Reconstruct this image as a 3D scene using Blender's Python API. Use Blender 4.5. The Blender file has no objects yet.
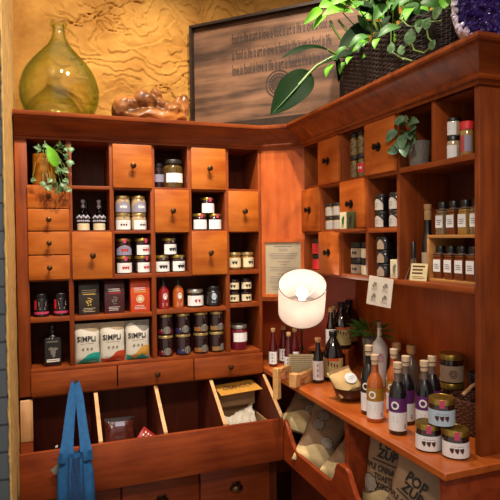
import bpy, bmesh, math, random
from mathutils import Vector, Matrix, noise
random.seed(7)
S = bpy.context.scene
COL = S.collection
PI = math.pi
R = math.radians

# ------------------------------------------------------------------ materials
def nt(name):
    m = bpy.data.materials.new(name); m.use_nodes = True
    t = m.node_tree; b = t.nodes['Principled BSDF']
    return m, t, b
def lin(c):
    return tuple((x/12.92 if x <= .04045 else ((x+.055)/1.055)**2.4) for x in c)
def hexc(h):
    return lin(tuple(int(h[i:i+2], 16)/255 for i in (0, 2, 4)))
def plain(name, c, rough=.5, metal=0, spec=.5, var=.12, scale=60, coat=0, bump=0):
    """solid colour with a slight procedural mottling"""
    if isinstance(c, str): c = hexc(c)
    m, t, b = nt(name)
    n = t.nodes.new('ShaderNodeTexNoise'); n.inputs['Scale'].default_value = scale; n.inputs['Detail'].default_value = 4
    tc = t.nodes.new('ShaderNodeTexCoord'); t.links.new(tc.outputs['Object'], n.inputs['Vector'])
    r = t.nodes.new('ShaderNodeValToRGB')
    r.color_ramp.elements[0].position = .3; r.color_ramp.elements[1].position = .7
    r.color_ramp.elements[0].color = (*[x*(1-var) for x in c], 1); r.color_ramp.elements[1].color = (*[min(1, x*(1+var)) for x in c], 1)
    t.links.new(n.outputs['Fac'], r.inputs['Fac']); t.links.new(r.outputs['Color'], b.inputs['Base Color'])
    b.inputs['Roughness'].default_value = rough; b.inputs['Metallic'].default_value = metal
    b.inputs['Specular IOR Level'].default_value = spec; b.inputs['Coat Weight'].default_value = coat
    if bump:
        bp = t.nodes.new('ShaderNodeBump'); bp.inputs['Strength'].default_value = bump; bp.inputs['Distance'].default_value = .004
        t.links.new(n.outputs['Fac'], bp.inputs['Height']); t.links.new(bp.outputs['Normal'], b.inputs['Normal'])
    return m
def wood(name, dark, light, axis='z', rough=.42, grain=1.0, coat=.04, blotch=.5):
    if isinstance(dark, str): dark = hexc(dark)
    if isinstance(light, str): light = hexc(light)
    m, t, b = nt(name)
    tc = t.nodes.new('ShaderNodeTexCoord'); mp = t.nodes.new('ShaderNodeMapping')
    sc = {'x': (2.0, 26, 26), 'y': (26, 2.0, 26), 'z': (26, 26, 2.0)}[axis]
    mp.inputs['Scale'].default_value = [s*grain for s in sc]
    t.links.new(tc.outputs['Object'], mp.inputs['Vector'])
    n1 = t.nodes.new('ShaderNodeTexNoise'); n1.inputs['Scale'].default_value = 1.6; n1.inputs['Detail'].default_value = 6; n1.inputs['Distortion'].default_value = .7
    t.links.new(mp.outputs['Vector'], n1.inputs['Vector'])
    mp2 = t.nodes.new('ShaderNodeMapping'); sc2 = {'x': (5, 11, 11), 'y': (11, 5, 11), 'z': (11, 11, 5)}[axis]
    mp2.inputs['Scale'].default_value = sc2; t.links.new(tc.outputs['Object'], mp2.inputs['Vector'])
    n2 = t.nodes.new('ShaderNodeTexNoise'); n2.inputs['Scale'].default_value = 1.3; n2.inputs['Detail'].default_value = 3
    t.links.new(mp2.outputs['Vector'], n2.inputs['Vector'])
    mx = t.nodes.new('ShaderNodeMix'); mx.inputs[0].default_value = blotch
    t.links.new(n1.outputs['Fac'], mx.inputs[2]); t.links.new(n2.outputs['Fac'], mx.inputs[3])
    r = t.nodes.new('ShaderNodeValToRGB'); r.color_ramp.elements[0].position = .36; r.color_ramp.elements[1].position = .64
    r.color_ramp.elements[0].color = (*dark, 1); r.color_ramp.elements[1].color = (*light, 1)
    t.links.new(mx.outputs[0], r.inputs['Fac']); t.links.new(r.outputs['Color'], b.inputs['Base Color'])
    b.inputs['Roughness'].default_value = rough; b.inputs['Coat Weight'].default_value = coat; b.inputs['Coat Roughness'].default_value = .3; b.inputs['Specular IOR Level'].default_value = .3
    bp = t.nodes.new('ShaderNodeBump'); bp.inputs['Strength'].default_value = .08; bp.inputs['Distance'].default_value = .002
    t.links.new(n1.outputs['Fac'], bp.inputs['Height']); t.links.new(bp.outputs['Normal'], b.inputs['Normal'])
    return m
def glass(name, c, rough=.02, ior=1.45, trans=1.0):
    m, t, b = nt(name)
    if isinstance(c, str): c = hexc(c)
    b.inputs['Base Color'].default_value = (*c, 1); b.inputs['Roughness'].default_value = rough
    b.inputs['IOR'].default_value = ior; b.inputs['Transmission Weight'].default_value = trans
    return m

M = {}
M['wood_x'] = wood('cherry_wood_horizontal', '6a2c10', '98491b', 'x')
M['wood_z'] = wood('cherry_wood_upright', '6a2c10', '94471a', 'z')
M['wood_y'] = wood('cherry_wood_sideways', '6c2c10', '9a4b1c', 'y')
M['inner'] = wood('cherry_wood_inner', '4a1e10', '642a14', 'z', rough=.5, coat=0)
M['front_x'] = wood('drawer_front_horizontal', '98480f', 'bd6c26', 'x', blotch=.65)
M['front_y'] = wood('drawer_front_sideways', '984614', 'be6626', 'y', blotch=.65)
M['front_z'] = wood('panel_front_upright', '9c4417', 'bf6026', 'z', blotch=.6)
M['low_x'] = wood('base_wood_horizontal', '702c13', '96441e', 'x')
M['low_y'] = wood('base_wood_sideways', '74280f', '984019', 'y')
M['counter'] = wood('counter_wood', 'a04a18', 'c0642a', 'y', rough=.3, coat=.3)
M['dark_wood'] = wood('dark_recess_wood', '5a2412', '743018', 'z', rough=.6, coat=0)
M['raw_z'] = wood('raw_pale_wood_upright', 'c08850', 'deb083', 'z', rough=.6, coat=0)
M['raw_x'] = wood('raw_pale_wood', 'c08a50', 'd9a870', 'x', rough=.6, coat=0)
M['crate'] = wood('natural_box_wood', 'a06a34', 'c08a50', 'y', rough=.6, coat=0)
M['walnut'] = wood('walnut_board', '34231a', '7e5b43', 'x', rough=.6, grain=.55, coat=.05, blotch=.35)
M['ebony'] = wood('dark_frame_wood', '1d140e', '2e2117', 'x', rough=.5, coat=0)
M['engrave'] = plain('engraved_dark', '2a1a12', .7)
M['red_panel'] = plain('red_stained_panel', 'b84820', .45, var=.08, scale=8)
M['bronze'] = plain('aged_bronze', '584028', .32, metal=.85)
M['black_metal'] = plain('black_metal', '1c1815', .35, metal=.7)
M['silver'] = plain('brushed_silver', 'b8b6b0', .3, metal=.9)
M['pale_grey'] = plain('pale_pewter', 'a8a6b4', .35, coat=.4)
M['gold_lid'] = plain('gold_lid', 'a2863c', .32, metal=.8)
M['gold2'] = plain('pale_gold_lid', 'b8a06a', .32, metal=.75)
M['dark_lid'] = plain('dark_lid', '2a2622', .4, metal=.3)
M['black'] = plain('black_plastic', '121113', .35)
M['white_label'] = plain('white_paper_label', 'e6e6e8', .6, var=.03)
M['cream_label'] = plain('cream_paper_label', 'd8cba8', .65, var=.05)
M['grey_label'] = plain('shaded_grey_label', 'b4aca4', .6, var=.04)  # white paper greyed so its colour carries the shade inside the cubbyholes
M['lilac_label'] = plain('lilac_grey_label', '8c88a0', .6, var=.04)
M['blue_label'] = plain('pale_blue_label', 'b4c4d6', .6, var=.03)
M['kraft_label'] = plain('kraft_label', 'a08a74', .7, var=.08)
M['olive_label'] = plain('olive_beige_label', 'a89764', .6, var=.15, scale=40)
M['ink'] = plain('black_ink', '1b1818', .6)
M['ink_red'] = plain('red_ink', 'b02a2a', .6)
M['ink_brown'] = plain('brown_ink', '4a1f14', .6)
M['grey_ink'] = plain('grey_ink', '77726a', .7)
M['white_ink'] = plain('white_ink', 'e8e4e0', .6)
M['gold_ink'] = plain('gold_ink', 'c8a84a', .5)
M['pink'] = plain('pink_band', 'c4406a', .5)
M['purple'] = plain('purple_label', '5e2168', .5)
M['mustard'] = plain('mustard_label', 'a87418', .5)
M['jam_dark'] = plain('dark_jam_in_glass', '241013', .12, coat=.8)
M['jam_red'] = plain('red_jam_in_glass', '6a1224', .12, coat=.8)
M['nut_spread'] = plain('nut_spread_in_glass', '2c1510', .12, coat=.8)
M['honey'] = plain('amber_contents_in_glass', '7a5118', .12, coat=.8, var=.4, scale=120)
M['pickle'] = plain('pickled_contents_in_glass', '54401c', .12, coat=.8, var=.6, scale=140)
M['pale_fill'] = plain('pale_contents_in_glass', 'b49a78', .15, coat=.7)
M['spice_brown'] = plain('brown_spice_in_glass', '6a3314', .15, coat=.7, var=.3, scale=200)
M['spice_ochre'] = plain('ochre_spice_in_glass', 'a07a3c', .15, coat=.7, var=.3, scale=200)
M['spice_speck'] = plain('speckled_spice_in_glass', '7d6c54', .15, coat=.7, var=.8, scale=320)
M['soy'] = plain('dark_sauce_in_glass', '160a0a', .08, coat=.9)
M['red_sauce'] = plain('red_sauce_in_glass', '521016', .1, coat=.9)
M['hot_red'] = plain('hot_sauce_red', '8a1c1c', .12, coat=.8)
M['hot_orange'] = plain('hot_sauce_orange', 'a8501c', .12, coat=.8)
M['amber'] = plain('amber_oil_in_glass', 'a8521a', .08, coat=.9)
M['black_glass'] = plain('black_glass', '141216', .25, coat=.6)
M['neck_glass'] = plain('smoky_neck_glass', '6a5850', .15, coat=.6)
M['cork'] = plain('cork', 'b48a5e', .8, var=.2, scale=200)
M['cork_pale'] = plain('pale_cork_top', 'cbb092', .7)
M['ceramic'] = plain('white_ceramic', 'e4e0de', .2, coat=.5, var=.03)
M['teal'] = plain('teal_print', '1d9a90', .5); M['rust'] = plain('rust_print', 'b8431f', .5); M['ochre'] = plain('ochre_print', 'c89440', .5)
M['bag_white'] = plain('pale_paper_pouch', 'ccc6ba', .55, var=.04, scale=20)
M['bag_tan'] = plain('tan_pouch_edge', 'a08c70', .55)
M['kraft'] = plain('kraft_paper', 'a5815a', .75, var=.12, scale=18, bump=.3)
M['kraft_light'] = plain('light_kraft_paper', 'caa873', .75, var=.08, scale=18, bump=.3)
M['kraft_grey'] = plain('printed_kraft_paper', '94765a', .75, var=.15, scale=14, bump=.3)
M['cream_paper'] = plain('cream_crinkled_paper', 'd6bd8a', .7, var=.15, scale=20, bump=.4)
M['cloud'] = plain('grey_popcorn_print', '998c7e', .75)
M['box_brown'] = plain('dark_brown_carton', '2e2522', .5); M['box_maroon'] = plain('maroon_carton', '431b20', .5); M['box_orange'] = plain('orange_carton', 'c4441c', .5)
M['box_green'] = plain('dark_green_carton', '3c4222', .5)
M['cloth_white'] = plain('white_cloth', 'b9aea0', .9, var=.08, scale=30)
M['tote'] = plain('blue_cotton', '064b7e', .85, var=.15, scale=50, bump=.3)
M['tote_net'] = plain('blue_net', '06325c', .9, var=.3, scale=180, bump=.8)
M['leaf'] = plain('bright_green_leaf', '5f9c22', .5, spec=.25, var=.3, scale=14)
M['leaf_dark'] = plain('dark_green_leaf', '0d2409', .65, spec=.1, var=.25, scale=12)
M['leaf_mid'] = plain('mid_green_leaf', '34641f', .5, spec=.3, var=.3, scale=14)
M['leaf_var'] = plain('variegated_leaf', '55784a', .45, var=.6, scale=90)
M['leaf_grey'] = plain('grey_green_leaf', '4f7050', .45, var=.35, scale=60)
M['stem'] = plain('green_stem', '5f7a2c', .5); M['soil'] = plain('dark_soil', '1c130d', .95)
M['wicker'] = plain('dark_wicker', '22140d', .65, var=.5, scale=90)
M['wicker_brown'] = plain('brown_wicker', '5a3018', .6, var=.5, scale=90)
M['pot_yellow'] = plain('amber_glazed_pot', 'b0701c', .15, coat=.7, var=.35, scale=22)
M['pot_grey'] = plain('dimpled_grey_pot', '6c665f', .5, var=.4, scale=240, bump=.6)
M['pot_clear'] = plain('textured_glass_pot', '6d6e66', .15, coat=.6, var=.6, scale=160, bump=.5)
M['bowl'] = wood('dark_bowl_wood', '2a130a', '47210f', 'x', rough=.3, coat=.4)
M['root'] = wood('polished_root_wood', '38180a', 'a86a30', 'x', rough=.4, grain=.5, coat=.2, blotch=.5)
M['rind'] = plain('pale_rock_rind', 'bdb4b4', .7, var=.2, scale=40, bump=.5)
M['amethyst'] = plain('amethyst_crystal', '36226a', .08, coat=1, var=.6, scale=60)
M['pale_crystal'] = plain('pale_lilac_crystal', 'c4bad0', .2, coat=.6, var=.3, scale=60)
M['amethyst_deep'] = plain('deep_amethyst_bed', '1c1030', .4, var=.5, scale=60)
M['red_tin'] = plain('red_label', 'd0282e', .5)
M['recipe'] = plain('recipe_card_paper', 'c9b98c', .7)
M['notice'] = plain('notice_paper', 'a69880', .7, var=.04, scale=10)
M['sheet'] = plain('pale_notice_paper', 'cfc6b8', .7, var=.03, scale=10)
M['jeweltone'] = plain('mixed_spices_in_glass', '6e5a30', .12, coat=.8, var=.9, scale=120)

def thin_glass(name, face, edge, gl=1.0, rough=.03):
    """thin blown glass: tinted by the path length through the wall, with a clear surface sheen"""
    m, t, b = nt(name); out = t.nodes['Material Output']
    lw = t.nodes.new('ShaderNodeLayerWeight'); lw.inputs['Blend'].default_value = .45
    r = t.nodes.new('ShaderNodeValToRGB'); r.color_ramp.elements[0].position = .15; r.color_ramp.elements[1].position = .97
    r.color_ramp.elements[0].color = (*face, 1); r.color_ramp.elements[1].color = (*edge, 1)
    t.links.new(lw.outputs['Facing'], r.inputs['Fac'])
    tr = t.nodes.new('ShaderNodeBsdfTransparent'); g = t.nodes.new('ShaderNodeBsdfGlossy'); g.inputs['Roughness'].default_value = rough
    t.links.new(r.outputs['Color'], tr.inputs['Color'])
    l2 = t.nodes.new('ShaderNodeLayerWeight'); l2.inputs['Blend'].default_value = .5
    pw = t.nodes.new('ShaderNodeMath'); pw.operation = 'POWER'; pw.inputs[1].default_value = 4.0; t.links.new(l2.outputs['Facing'], pw.inputs[0])
    ml = t.nodes.new('ShaderNodeMath'); ml.operation = 'MULTIPLY_ADD'; ml.inputs[1].default_value = .5*gl; ml.inputs[2].default_value = .045; t.links.new(pw.outputs[0], ml.inputs[0])
    mx = t.nodes.new('ShaderNodeMixShader'); t.links.new(ml.outputs[0], mx.inputs[0]); t.links.new(tr.outputs[0], mx.inputs[1]); t.links.new(g.outputs[0], mx.inputs[2])
    t.links.new(mx.outputs[0], out.inputs['Surface']); return m
M['demi'] = thin_glass('olive_green_glass', (.97, .99, .85), (.52, .66, .20))
M['clear_jar'] = thin_glass('clear_glass', (.93, .93, .92), (.5, .52, .52))

def plaster():
    m, t, b = nt('ochre_troweled_plaster')
    tc = t.nodes.new('ShaderNodeTexCoord')
    n = t.nodes.new('ShaderNodeTexNoise'); n.inputs['Scale'].default_value = 5; n.inputs['Detail'].default_value = 9; n.inputs['Roughness'].default_value = .65
    t.links.new(tc.outputs['Object'], n.inputs['Vector'])
    r = t.nodes.new('ShaderNodeValToRGB')
    r.color_ramp.elements[0].position = .3; r.color_ramp.elements[0].color = (*hexc('885a22'), 1)
    r.color_ramp.elements[1].position = .7; r.color_ramp.elements[1].color = (*hexc('b48540'), 1)
    t.links.new(n.outputs['Fac'], r.inputs['Fac']); t.links.new(r.outputs['Color'], b.inputs['Base Color'])
    b.inputs['Roughness'].default_value = .75; b.inputs['Specular IOR Level'].default_value = .12
    n2 = t.nodes.new('ShaderNodeTexNoise'); n2.inputs['Scale'].default_value = 60; n2.inputs['Detail'].default_value = 5
    t.links.new(tc.outputs['Object'], n2.inputs['Vector'])
    bp = t.nodes.new('ShaderNodeBump'); bp.inputs['Strength'].default_value = .25; bp.inputs['Distance'].default_value = .004
    t.links.new(n2.outputs['Fac'], bp.inputs['Height']); t.links.new(bp.outputs['Normal'], b.inputs['Normal'])
    return m
M['plaster'] = plaster()
def bricks():
    m, t, b = nt('grey_painted_brick')
    tc = t.nodes.new('ShaderNodeTexCoord'); mp = t.nodes.new('ShaderNodeMapping'); mp.inputs['Rotation'].default_value = (PI/2, 0, 0)
    t.links.new(tc.outputs['Object'], mp.inputs['Vector'])
    br = t.nodes.new('ShaderNodeTexBrick'); br.inputs['Scale'].default_value = 1; br.inputs['Brick Width'].default_value = .38; br.inputs['Row Height'].default_value = .085
    br.inputs['Mortar Size'].default_value = .004; br.inputs['Color1'].default_value = (*hexc('4a5158'), 1); br.inputs['Color2'].default_value = (*hexc('555c63'), 1); br.inputs['Mortar'].default_value = (*hexc('2e3338'), 1)
    t.links.new(mp.outputs['Vector'], br.inputs['Vector']); t.links.new(br.outputs['Color'], b.inputs['Base Color'])
    bp = t.nodes.new('ShaderNodeBump'); bp.inputs['Strength'].default_value = .5; bp.inputs['Distance'].default_value = .006; bp.invert = True
    t.links.new(br.outputs['Fac'], bp.inputs['Height']); t.links.new(bp.outputs['Normal'], b.inputs['Normal'])
    b.inputs['Roughness'].default_value = .7
    return m
M['brick'] = bricks()
M['strip'] = plain('pale_ochre_plaster', 'd6ac66', .7, var=.25, scale=26, bump=.6)
def shade_mat():
    m, t, b = nt('white_linen_shade')
    out = t.nodes['Material Output']
    w = t.nodes.new('ShaderNodeTexWave'); w.inputs['Scale'].default_value = 90; w.inputs['Distortion'].default_value = 1
    tc = t.nodes.new('ShaderNodeTexCoord'); t.links.new(tc.outputs['Object'], w.inputs['Vector'])
    r = t.nodes.new('ShaderNodeValToRGB'); r.color_ramp.elements[0].color = (.78, .72, .68, 1); r.color_ramp.elements[1].color = (.85, .79, .75, 1)
    t.links.new(w.outputs['Fac'], r.inputs['Fac'])
    d = t.nodes.new('ShaderNodeBsdfDiffuse'); tr = t.nodes.new('ShaderNodeBsdfTranslucent'); mx = t.nodes.new('ShaderNodeMixShader'); mx.inputs[0].default_value = .62
    t.links.new(r.outputs['Color'], d.inputs['Color']); t.links.new(r.outputs['Color'], tr.inputs['Color'])
    t.links.new(d.outputs[0], mx.inputs[1]); t.links.new(tr.outputs[0], mx.inputs[2]); t.links.new(mx.outputs[0], out.inputs['Surface'])
    return m
M['shade'] = shade_mat()
def bulb_mat():
    m, t, b = nt('lit_bulb'); b.inputs['Emission Color'].default_value = (1, .86, .68, 1); b.inputs['Emission Strength'].default_value = 9
    return m
M['bulb'] = bulb_mat()
def diffuser_mat():
    m, t, b = nt('frosted_diffuser'); out = t.nodes['Material Output']
    d = t.nodes.new('ShaderNodeBsdfDiffuse'); tr = t.nodes.new('ShaderNodeBsdfTranslucent'); mx = t.nodes.new('ShaderNodeMixShader'); mx.inputs[0].default_value = .7
    d.inputs['Color'].default_value = (.50, .46, .43, 1); tr.inputs['Color'].default_value = (.75, .68, .62, 1)
    t.links.new(d.outputs[0], mx.inputs[1]); t.links.new(tr.outputs[0], mx.inputs[2]); t.links.new(mx.outputs[0], out.inputs['Surface']); return m
M['diffuser'] = diffuser_mat()

# ------------------------------------------------------------------ mesh helpers
class MB:
    def __init__(s): s.bm = bmesh.new()
    def box(s, x0, x1, y0, y1, z0, z1, bev=0.0, mat=None):
        t = bmesh.new(); bmesh.ops.create_cube(t, size=1)
        for v in t.verts: v.co = Vector(((x0+x1)/2+v.co.x*(x1-x0), (y0+y1)/2+v.co.y*(y1-y0), (z0+z1)/2+v.co.z*(z1-z0)))
        if bev: bmesh.ops.bevel(t, geom=t.edges[:], offset=bev, segments=2, affect='EDGES', profile=.5)
        s.merge(t, mat); return s
    def merge(s, t, mat=None):
        if mat is not None: t.transform(mat)
        me = bpy.data.meshes.new('tmp'); t.to_mesh(me); t.free(); s.bm.from_mesh(me); bpy.data.meshes.remove(me)
    def lathe(s, prof, seg=28, mat=None, cap=True):
        t = bmesh.new(); rings = []
        for r, z in prof:
            if r < 1e-5: rings.append([t.verts.new((0, 0, z))])
            else: rings.append([t.verts.new((r*math.cos(2*PI*i/seg), r*math.sin(2*PI*i/seg), z)) for i in range(seg)])
        for a, b in zip(rings, rings[1:]):
            for i in range(seg):
                j = (i+1) % seg
                if len(a) == 1 and len(b) == 1: continue
                if len(a) == 1: t.faces.new((a[0], b[i], b[j]))
                elif len(b) == 1: t.faces.new((a[i], a[j], b[0]))
                else: t.faces.new((a[i], a[j], b[j], b[i]))
        if cap:
            if len(rings[0]) > 1: t.faces.new(rings[0])
            if len(rings[-1]) > 1: t.faces.new(rings[-1])
        bmesh.ops.recalc_face_normals(t, faces=t.faces[:])
        s.merge(t, mat); return s
    def tube(s, pts, r, seg=8, closed=False):
        pts = [Vector(p) for p in pts]; n = len(pts); rr = r if isinstance(r, (list, tuple)) else [r]*n
        t = bmesh.new(); rings = []; up = None
        for i, p in enumerate(pts):
            a = pts[(i-1) % n] if (i or closed) else p; b = pts[(i+1) % n] if (i < n-1 or closed) else p
            d = (b-a).normalized()
            if up is None: up = d.orthogonal().normalized()
            up = (up-d*up.dot(d)); up = up.normalized() if up.length > 1e-6 else d.orthogonal().normalized()
            sd = d.cross(up)
            rings.append([t.verts.new(p+(up*math.cos(2*PI*k/seg)+sd*math.sin(2*PI*k/seg))*rr[i]) for k in range(seg)])
        m = n if closed else n-1
        for i in range(m):
            a, b = rings[i], rings[(i+1) % n]
            for k in range(seg): t.faces.new((a[k], a[(k+1) % seg], b[(k+1) % seg], b[k]))
        if not closed: t.faces.new(rings[0]); t.faces.new(rings[-1])
        bmesh.ops.recalc_face_normals(t, faces=t.faces[:])
        s.merge(t); return s
    def prism(s, poly, vec, bev=0):
        """poly: 3-D outline; extruded by vec"""
        t = bmesh.new(); vec = Vector(vec)
        a = [t.verts.new(Vector(p)) for p in poly]; b = [t.verts.new(Vector(p)+vec) for p in poly]; n = len(a)
        t.faces.new(a); t.faces.new(b[::-1])
        for i in range(n): t.faces.new((a[i], b[i], b[(i+1) % n], a[(i+1) % n]))
        bmesh.ops.recalc_face_normals(t, faces=t.faces[:])
        if bev: bmesh.ops.bevel(t, geom=t.edges[:], offset=bev, segments=1, affect='EDGES')
        s.merge(t); return s
    def band(s, r, z0, z1, a0, a1, seg=16, top=None):
        """curved label on a cylinder facing -y; angles from -y; top(u) gives a shaped upper edge"""
        t = bmesh.new(); lo = []; hi = []
        for i in range(seg+1):
            u = i/seg; a = a0+(a1-a0)*u; x, y = r*math.sin(a), -r*math.cos(a)
            zt = z1 if top is None else z0+(z1-z0)*top(u)
            lo.append(t.verts.new((x, y, z0))); hi.append(t.verts.new((x, y, zt)))
        for i in range(seg): t.faces.new((lo[i], lo[i+1], hi[i+1], hi[i]))
        s.merge(t); return s
    def disc(s, cx, cz, rx, rz=None, y=0, hole=0, seg=20):
        """flat disc or ring in the xz plane facing -y"""
        rz = rx if rz is None else rz; t = bmesh.new()
        o = [t.verts.new((cx+rx*math.sin(2*PI*i/seg), y, cz+rz*math.cos(2*PI*i/seg))) for i in range(seg)]
        if hole:
            q = [t.verts.new((cx+hole*rx*math.sin(2*PI*i/seg), y, cz+hole*rz*math.cos(2*PI*i/seg))) for i in range(seg)]
            for i in range(seg): t.faces.new((o[i], o[(i+1) % seg], q[(i+1) % seg], q[i]))
        else:
            q = [t.verts.new((cx+.5*rx*math.sin(2*PI*i/seg), y, cz+.5*rz*math.cos(2*PI*i/seg))) for i in range(seg)]; m = t.verts.new((cx, y, cz))
            for i in range(seg): j = (i+1) % seg; t.faces.new((o[i], o[j], q[j], q[i])); t.faces.new((q[i], q[j], m))
        s.merge(t); return s
    def poly(s, pts):
        t = bmesh.new(); t.faces.new([t.verts.new(p) for p in pts]); s.merge(t); return s
    def text(s, body, size, cx=0, cz=0, y=0, sx=1.0, rot=0, align='CENTER', bold=0):
        cu = bpy.data.curves.new('t', 'FONT'); cu.body = body; cu.size = size; cu.align_x = align; cu.align_y = 'CENTER'; cu.resolution_u = 2; cu.offset = bold
        o = bpy.data.objects.new('t', cu); COL.objects.link(o)
        me = bpy.data.meshes.new_from_object(o.evaluated_get(bpy.context.evaluated_depsgraph_get()))
        bpy.data.objects.remove(o); bpy.data.curves.remove(cu)
        c, sn = math.cos(rot), math.sin(rot)
        for v in me.vertices:
            x, z = v.co.x*sx, v.co.y
            v.co = (cx+x*c-z*sn, y, cz+x*sn+z*c)
        s.bm.from_mesh(me); bpy.data.meshes.remove(me); return s
    def bars(s, x0, x1, z_top, n, pitch, th, y=0, jit=.25):
        for i in range(n):
            z = z_top-i*pitch; a = x0+random.random()*jit*(x1-x0)*.4; b = x1-random.random()*jit*(x1-x0)
            s.poly([(a, y, z), (b, y, z), (b, y, z-th), (a, y, z-th)])
        return s
    def bend(s, r):
        for v in s.bm.verts:
            a = v.co.x/r; k = r+(-v.co.y); v.co = Vector((k*math.sin(a), -k*math.cos(a), v.co.z))
        return s
    def subdiv(s, n=1):
        bmesh.ops.subdivide_edges(s.bm, edges=s.bm.edges[:], cuts=n, use_grid_fill=True); return s
    def xf(s, mat): s.bm.transform(mat); return s
    def wobble(s, amp, sc, off=0):
        for v in s.bm.verts: v.co += noise.noise_vector(v.co*sc+Vector((off, off*2, 0)))*amp
        return s
    def leaf(s, p0, p1, w, nrm=(-.36, -.92, .15), bend=.12, fold=.25, seg=8, wave=0.0, shape=.8):
        p0, p1 = Vector(p0), Vector(p1); ax = p1-p0; L = ax.length; d = ax/L; n = Vector(nrm)
        n = (n-d*n.dot(d)).normalized(); sd = d.cross(n); t = bmesh.new(); rows = []
        for i in range(seg+1):
            u = i/seg; hw = w*.5*(math.sin(PI*u**shape)**.8 if 0 < u < 1 else 0.0)
            c = p0+ax*u+n*(bend*L*4*u*(1-u)); row = []
            for k in (-1, -.5, 0, .5, 1):
                row.append(t.verts.new(c+sd*hw*k+n*(abs(k)*hw*fold)+n*wave*L*math.sin(u*9+k*2)*abs(k)))
            rows.append(row)
        for a, b in zip(rows, rows[1:]):
            for k in range(4): t.faces.new((a[k], a[k+1], b[k+1], b[k]))
        bmesh.ops.remove_doubles(t, verts=t.verts[:], dist=1e-5)
        s.merge(t); return s
    def pillow(s, w, h, d, nx=10, nz=14, crimp=.04, puff=1.0, asym=.0):
        """a filled pouch standing in xz, front towards -y, base at z=0"""
        t = bmesh.new(); F = []; B = []
        def th(u, v):
            e = (max(0, 1-abs(2*u-1)**3.2))**.6
            vv = min(1, max(0, (v)/(.16))) if v < .5 else min(1, max(0, (1-crimp-v)/.45))
            return d*.5*e*math.sin(vv*PI/2)**.8*puff
        for j in range(nz+1):
            v = j/nz; f = []; b = []
            for i in range(nx+1):
                u = i/nx; x = (u-.5)*w*(1-.05*math.sin(PI*v)); z = h*v; q = th(u, v)
                f.append(t.verts.new((x, -q-.0008, z))); b.append(t.verts.new((x, q*(1-asym)+.0008, z)))
            F.append(f); B.append(b)
        for j in range(nz):
            for i in range(nx):
                t.faces.new((F[j][i], F[j][i+1], F[j+1][i+1], F[j+1][i])); t.faces.new((B[j][i+1], B[j][i], B[j+1][i], B[j+1][i+1]))
            t.faces.new((B[j][0], F[j][0], F[j+1][0], B[j+1][0])); t.faces.new((F[j][nx], B[j][nx], B[j+1][nx], F[j+1][nx]))
        for i in range(nx):
            t.faces.new((B[0][i], B[0][i+1], F[0][i+1], F[0][i])); t.faces.new((F[nz][i], F[nz][i+1], B[nz][i+1], B[nz][i]))
        s.merge(t); return s
    def pillow_wrap(s, w, h, d, eps=.0008, crimp=.04):
        """lay flat xz shapes (base z=0, centre x=0) onto the front of that pouch"""
        for v in s.bm.verts:
            u = min(1, max(0, v.co.x/(w*(1-.05*math.sin(PI*max(0, min(1, v.co.z/h)))))+.5)); q = min(1, max(0, v.co.z/h))
            e = (max(0, 1-abs(2*u-1)**3.2))**.6
            vv = min(1, max(0, q/.16)) if q < .5 else min(1, max(0, (1-crimp-q)/.45))
            v.co.y = -(d*.5*e*math.sin(vv*PI/2)**.8)-.0008-eps
        return s
    def build(s, name, mat, parent=None, off=None, smooth=True, angle=38):
        bm = s.bm
        if off is not None: bm.transform(Matrix.Translation(-Vector(off)))
        me = bpy.data.meshes.new(name); bm.to_mesh(me); bm.free()
        if smooth and len(me.polygons):
            me.polygons.foreach_set('use_smooth', [True]*len(me.polygons)); me.set_sharp_from_angle(angle=R(angle))
        me.materials.append(M[mat] if isinstance(mat, str) else mat)
        o = bpy.data.objects.new(name, me); COL.objects.link(o)
        if parent is not None: o.parent = parent
        return o

def thing(name, label, cat, loc=(0, 0, 0), rz=0, group=None):
    o = bpy.data.objects.new(name, None); COL.objects.link(o); o.empty_display_size = .02
    o.location = loc; o.rotation_euler = (0, 0, rz); o['label'] = label; o['category'] = cat
    if group: o['group'] = group
    return o
def tag(o, label, cat, group=None):
    o['label'] = label; o['category'] = cat
    if group: o['group'] = group
    return o
def struct(o): o['kind'] = 'structure'; return o
KIDS = {}
def dup(src, name, label, loc, rz, group):
    r = src.copy(); COL.objects.link(r); r.name = name; r.location = loc; r.rotation_euler = (0, 0, rz); r['label'] = label
    if group: r['group'] = group
    elif 'group' in r: del r['group']
    def rec(a, b):
        for ch in list(a.children):
            c = ch.copy(); COL.objects.link(c); c.parent = b; rec(ch, c)
    rec(src, r); return r
CACHE = {}
def make(key, builder, name, label, cat, loc, rz=0, group=None):
    """first call builds the thing, later calls copy it and each of its parts"""
    if key in CACHE: return dup(CACHE[key], name, label, loc, rz, group)
    t = thing(name, label, cat, loc, rz, group); builder(t); bpy.context.view_layer.update(); CACHE[key] = t; return t

# ------------------------------------------------------------------ camera
cam = bpy.data.cameras.new('camera'); camo = bpy.data.objects.new('camera', cam); COL.objects.link(camo)
cam.sensor_width = 36; cam.lens = 542/500*36; cam.clip_start = .02
camo.matrix_world = Matrix(((.93573, .01884, -.3522, 0), (-.3525, .01638, -.93567, -2.315), (-.01186, .99969, .02197, 1.5), (0, 0, 0, 1)))
S.camera = camo

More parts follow.
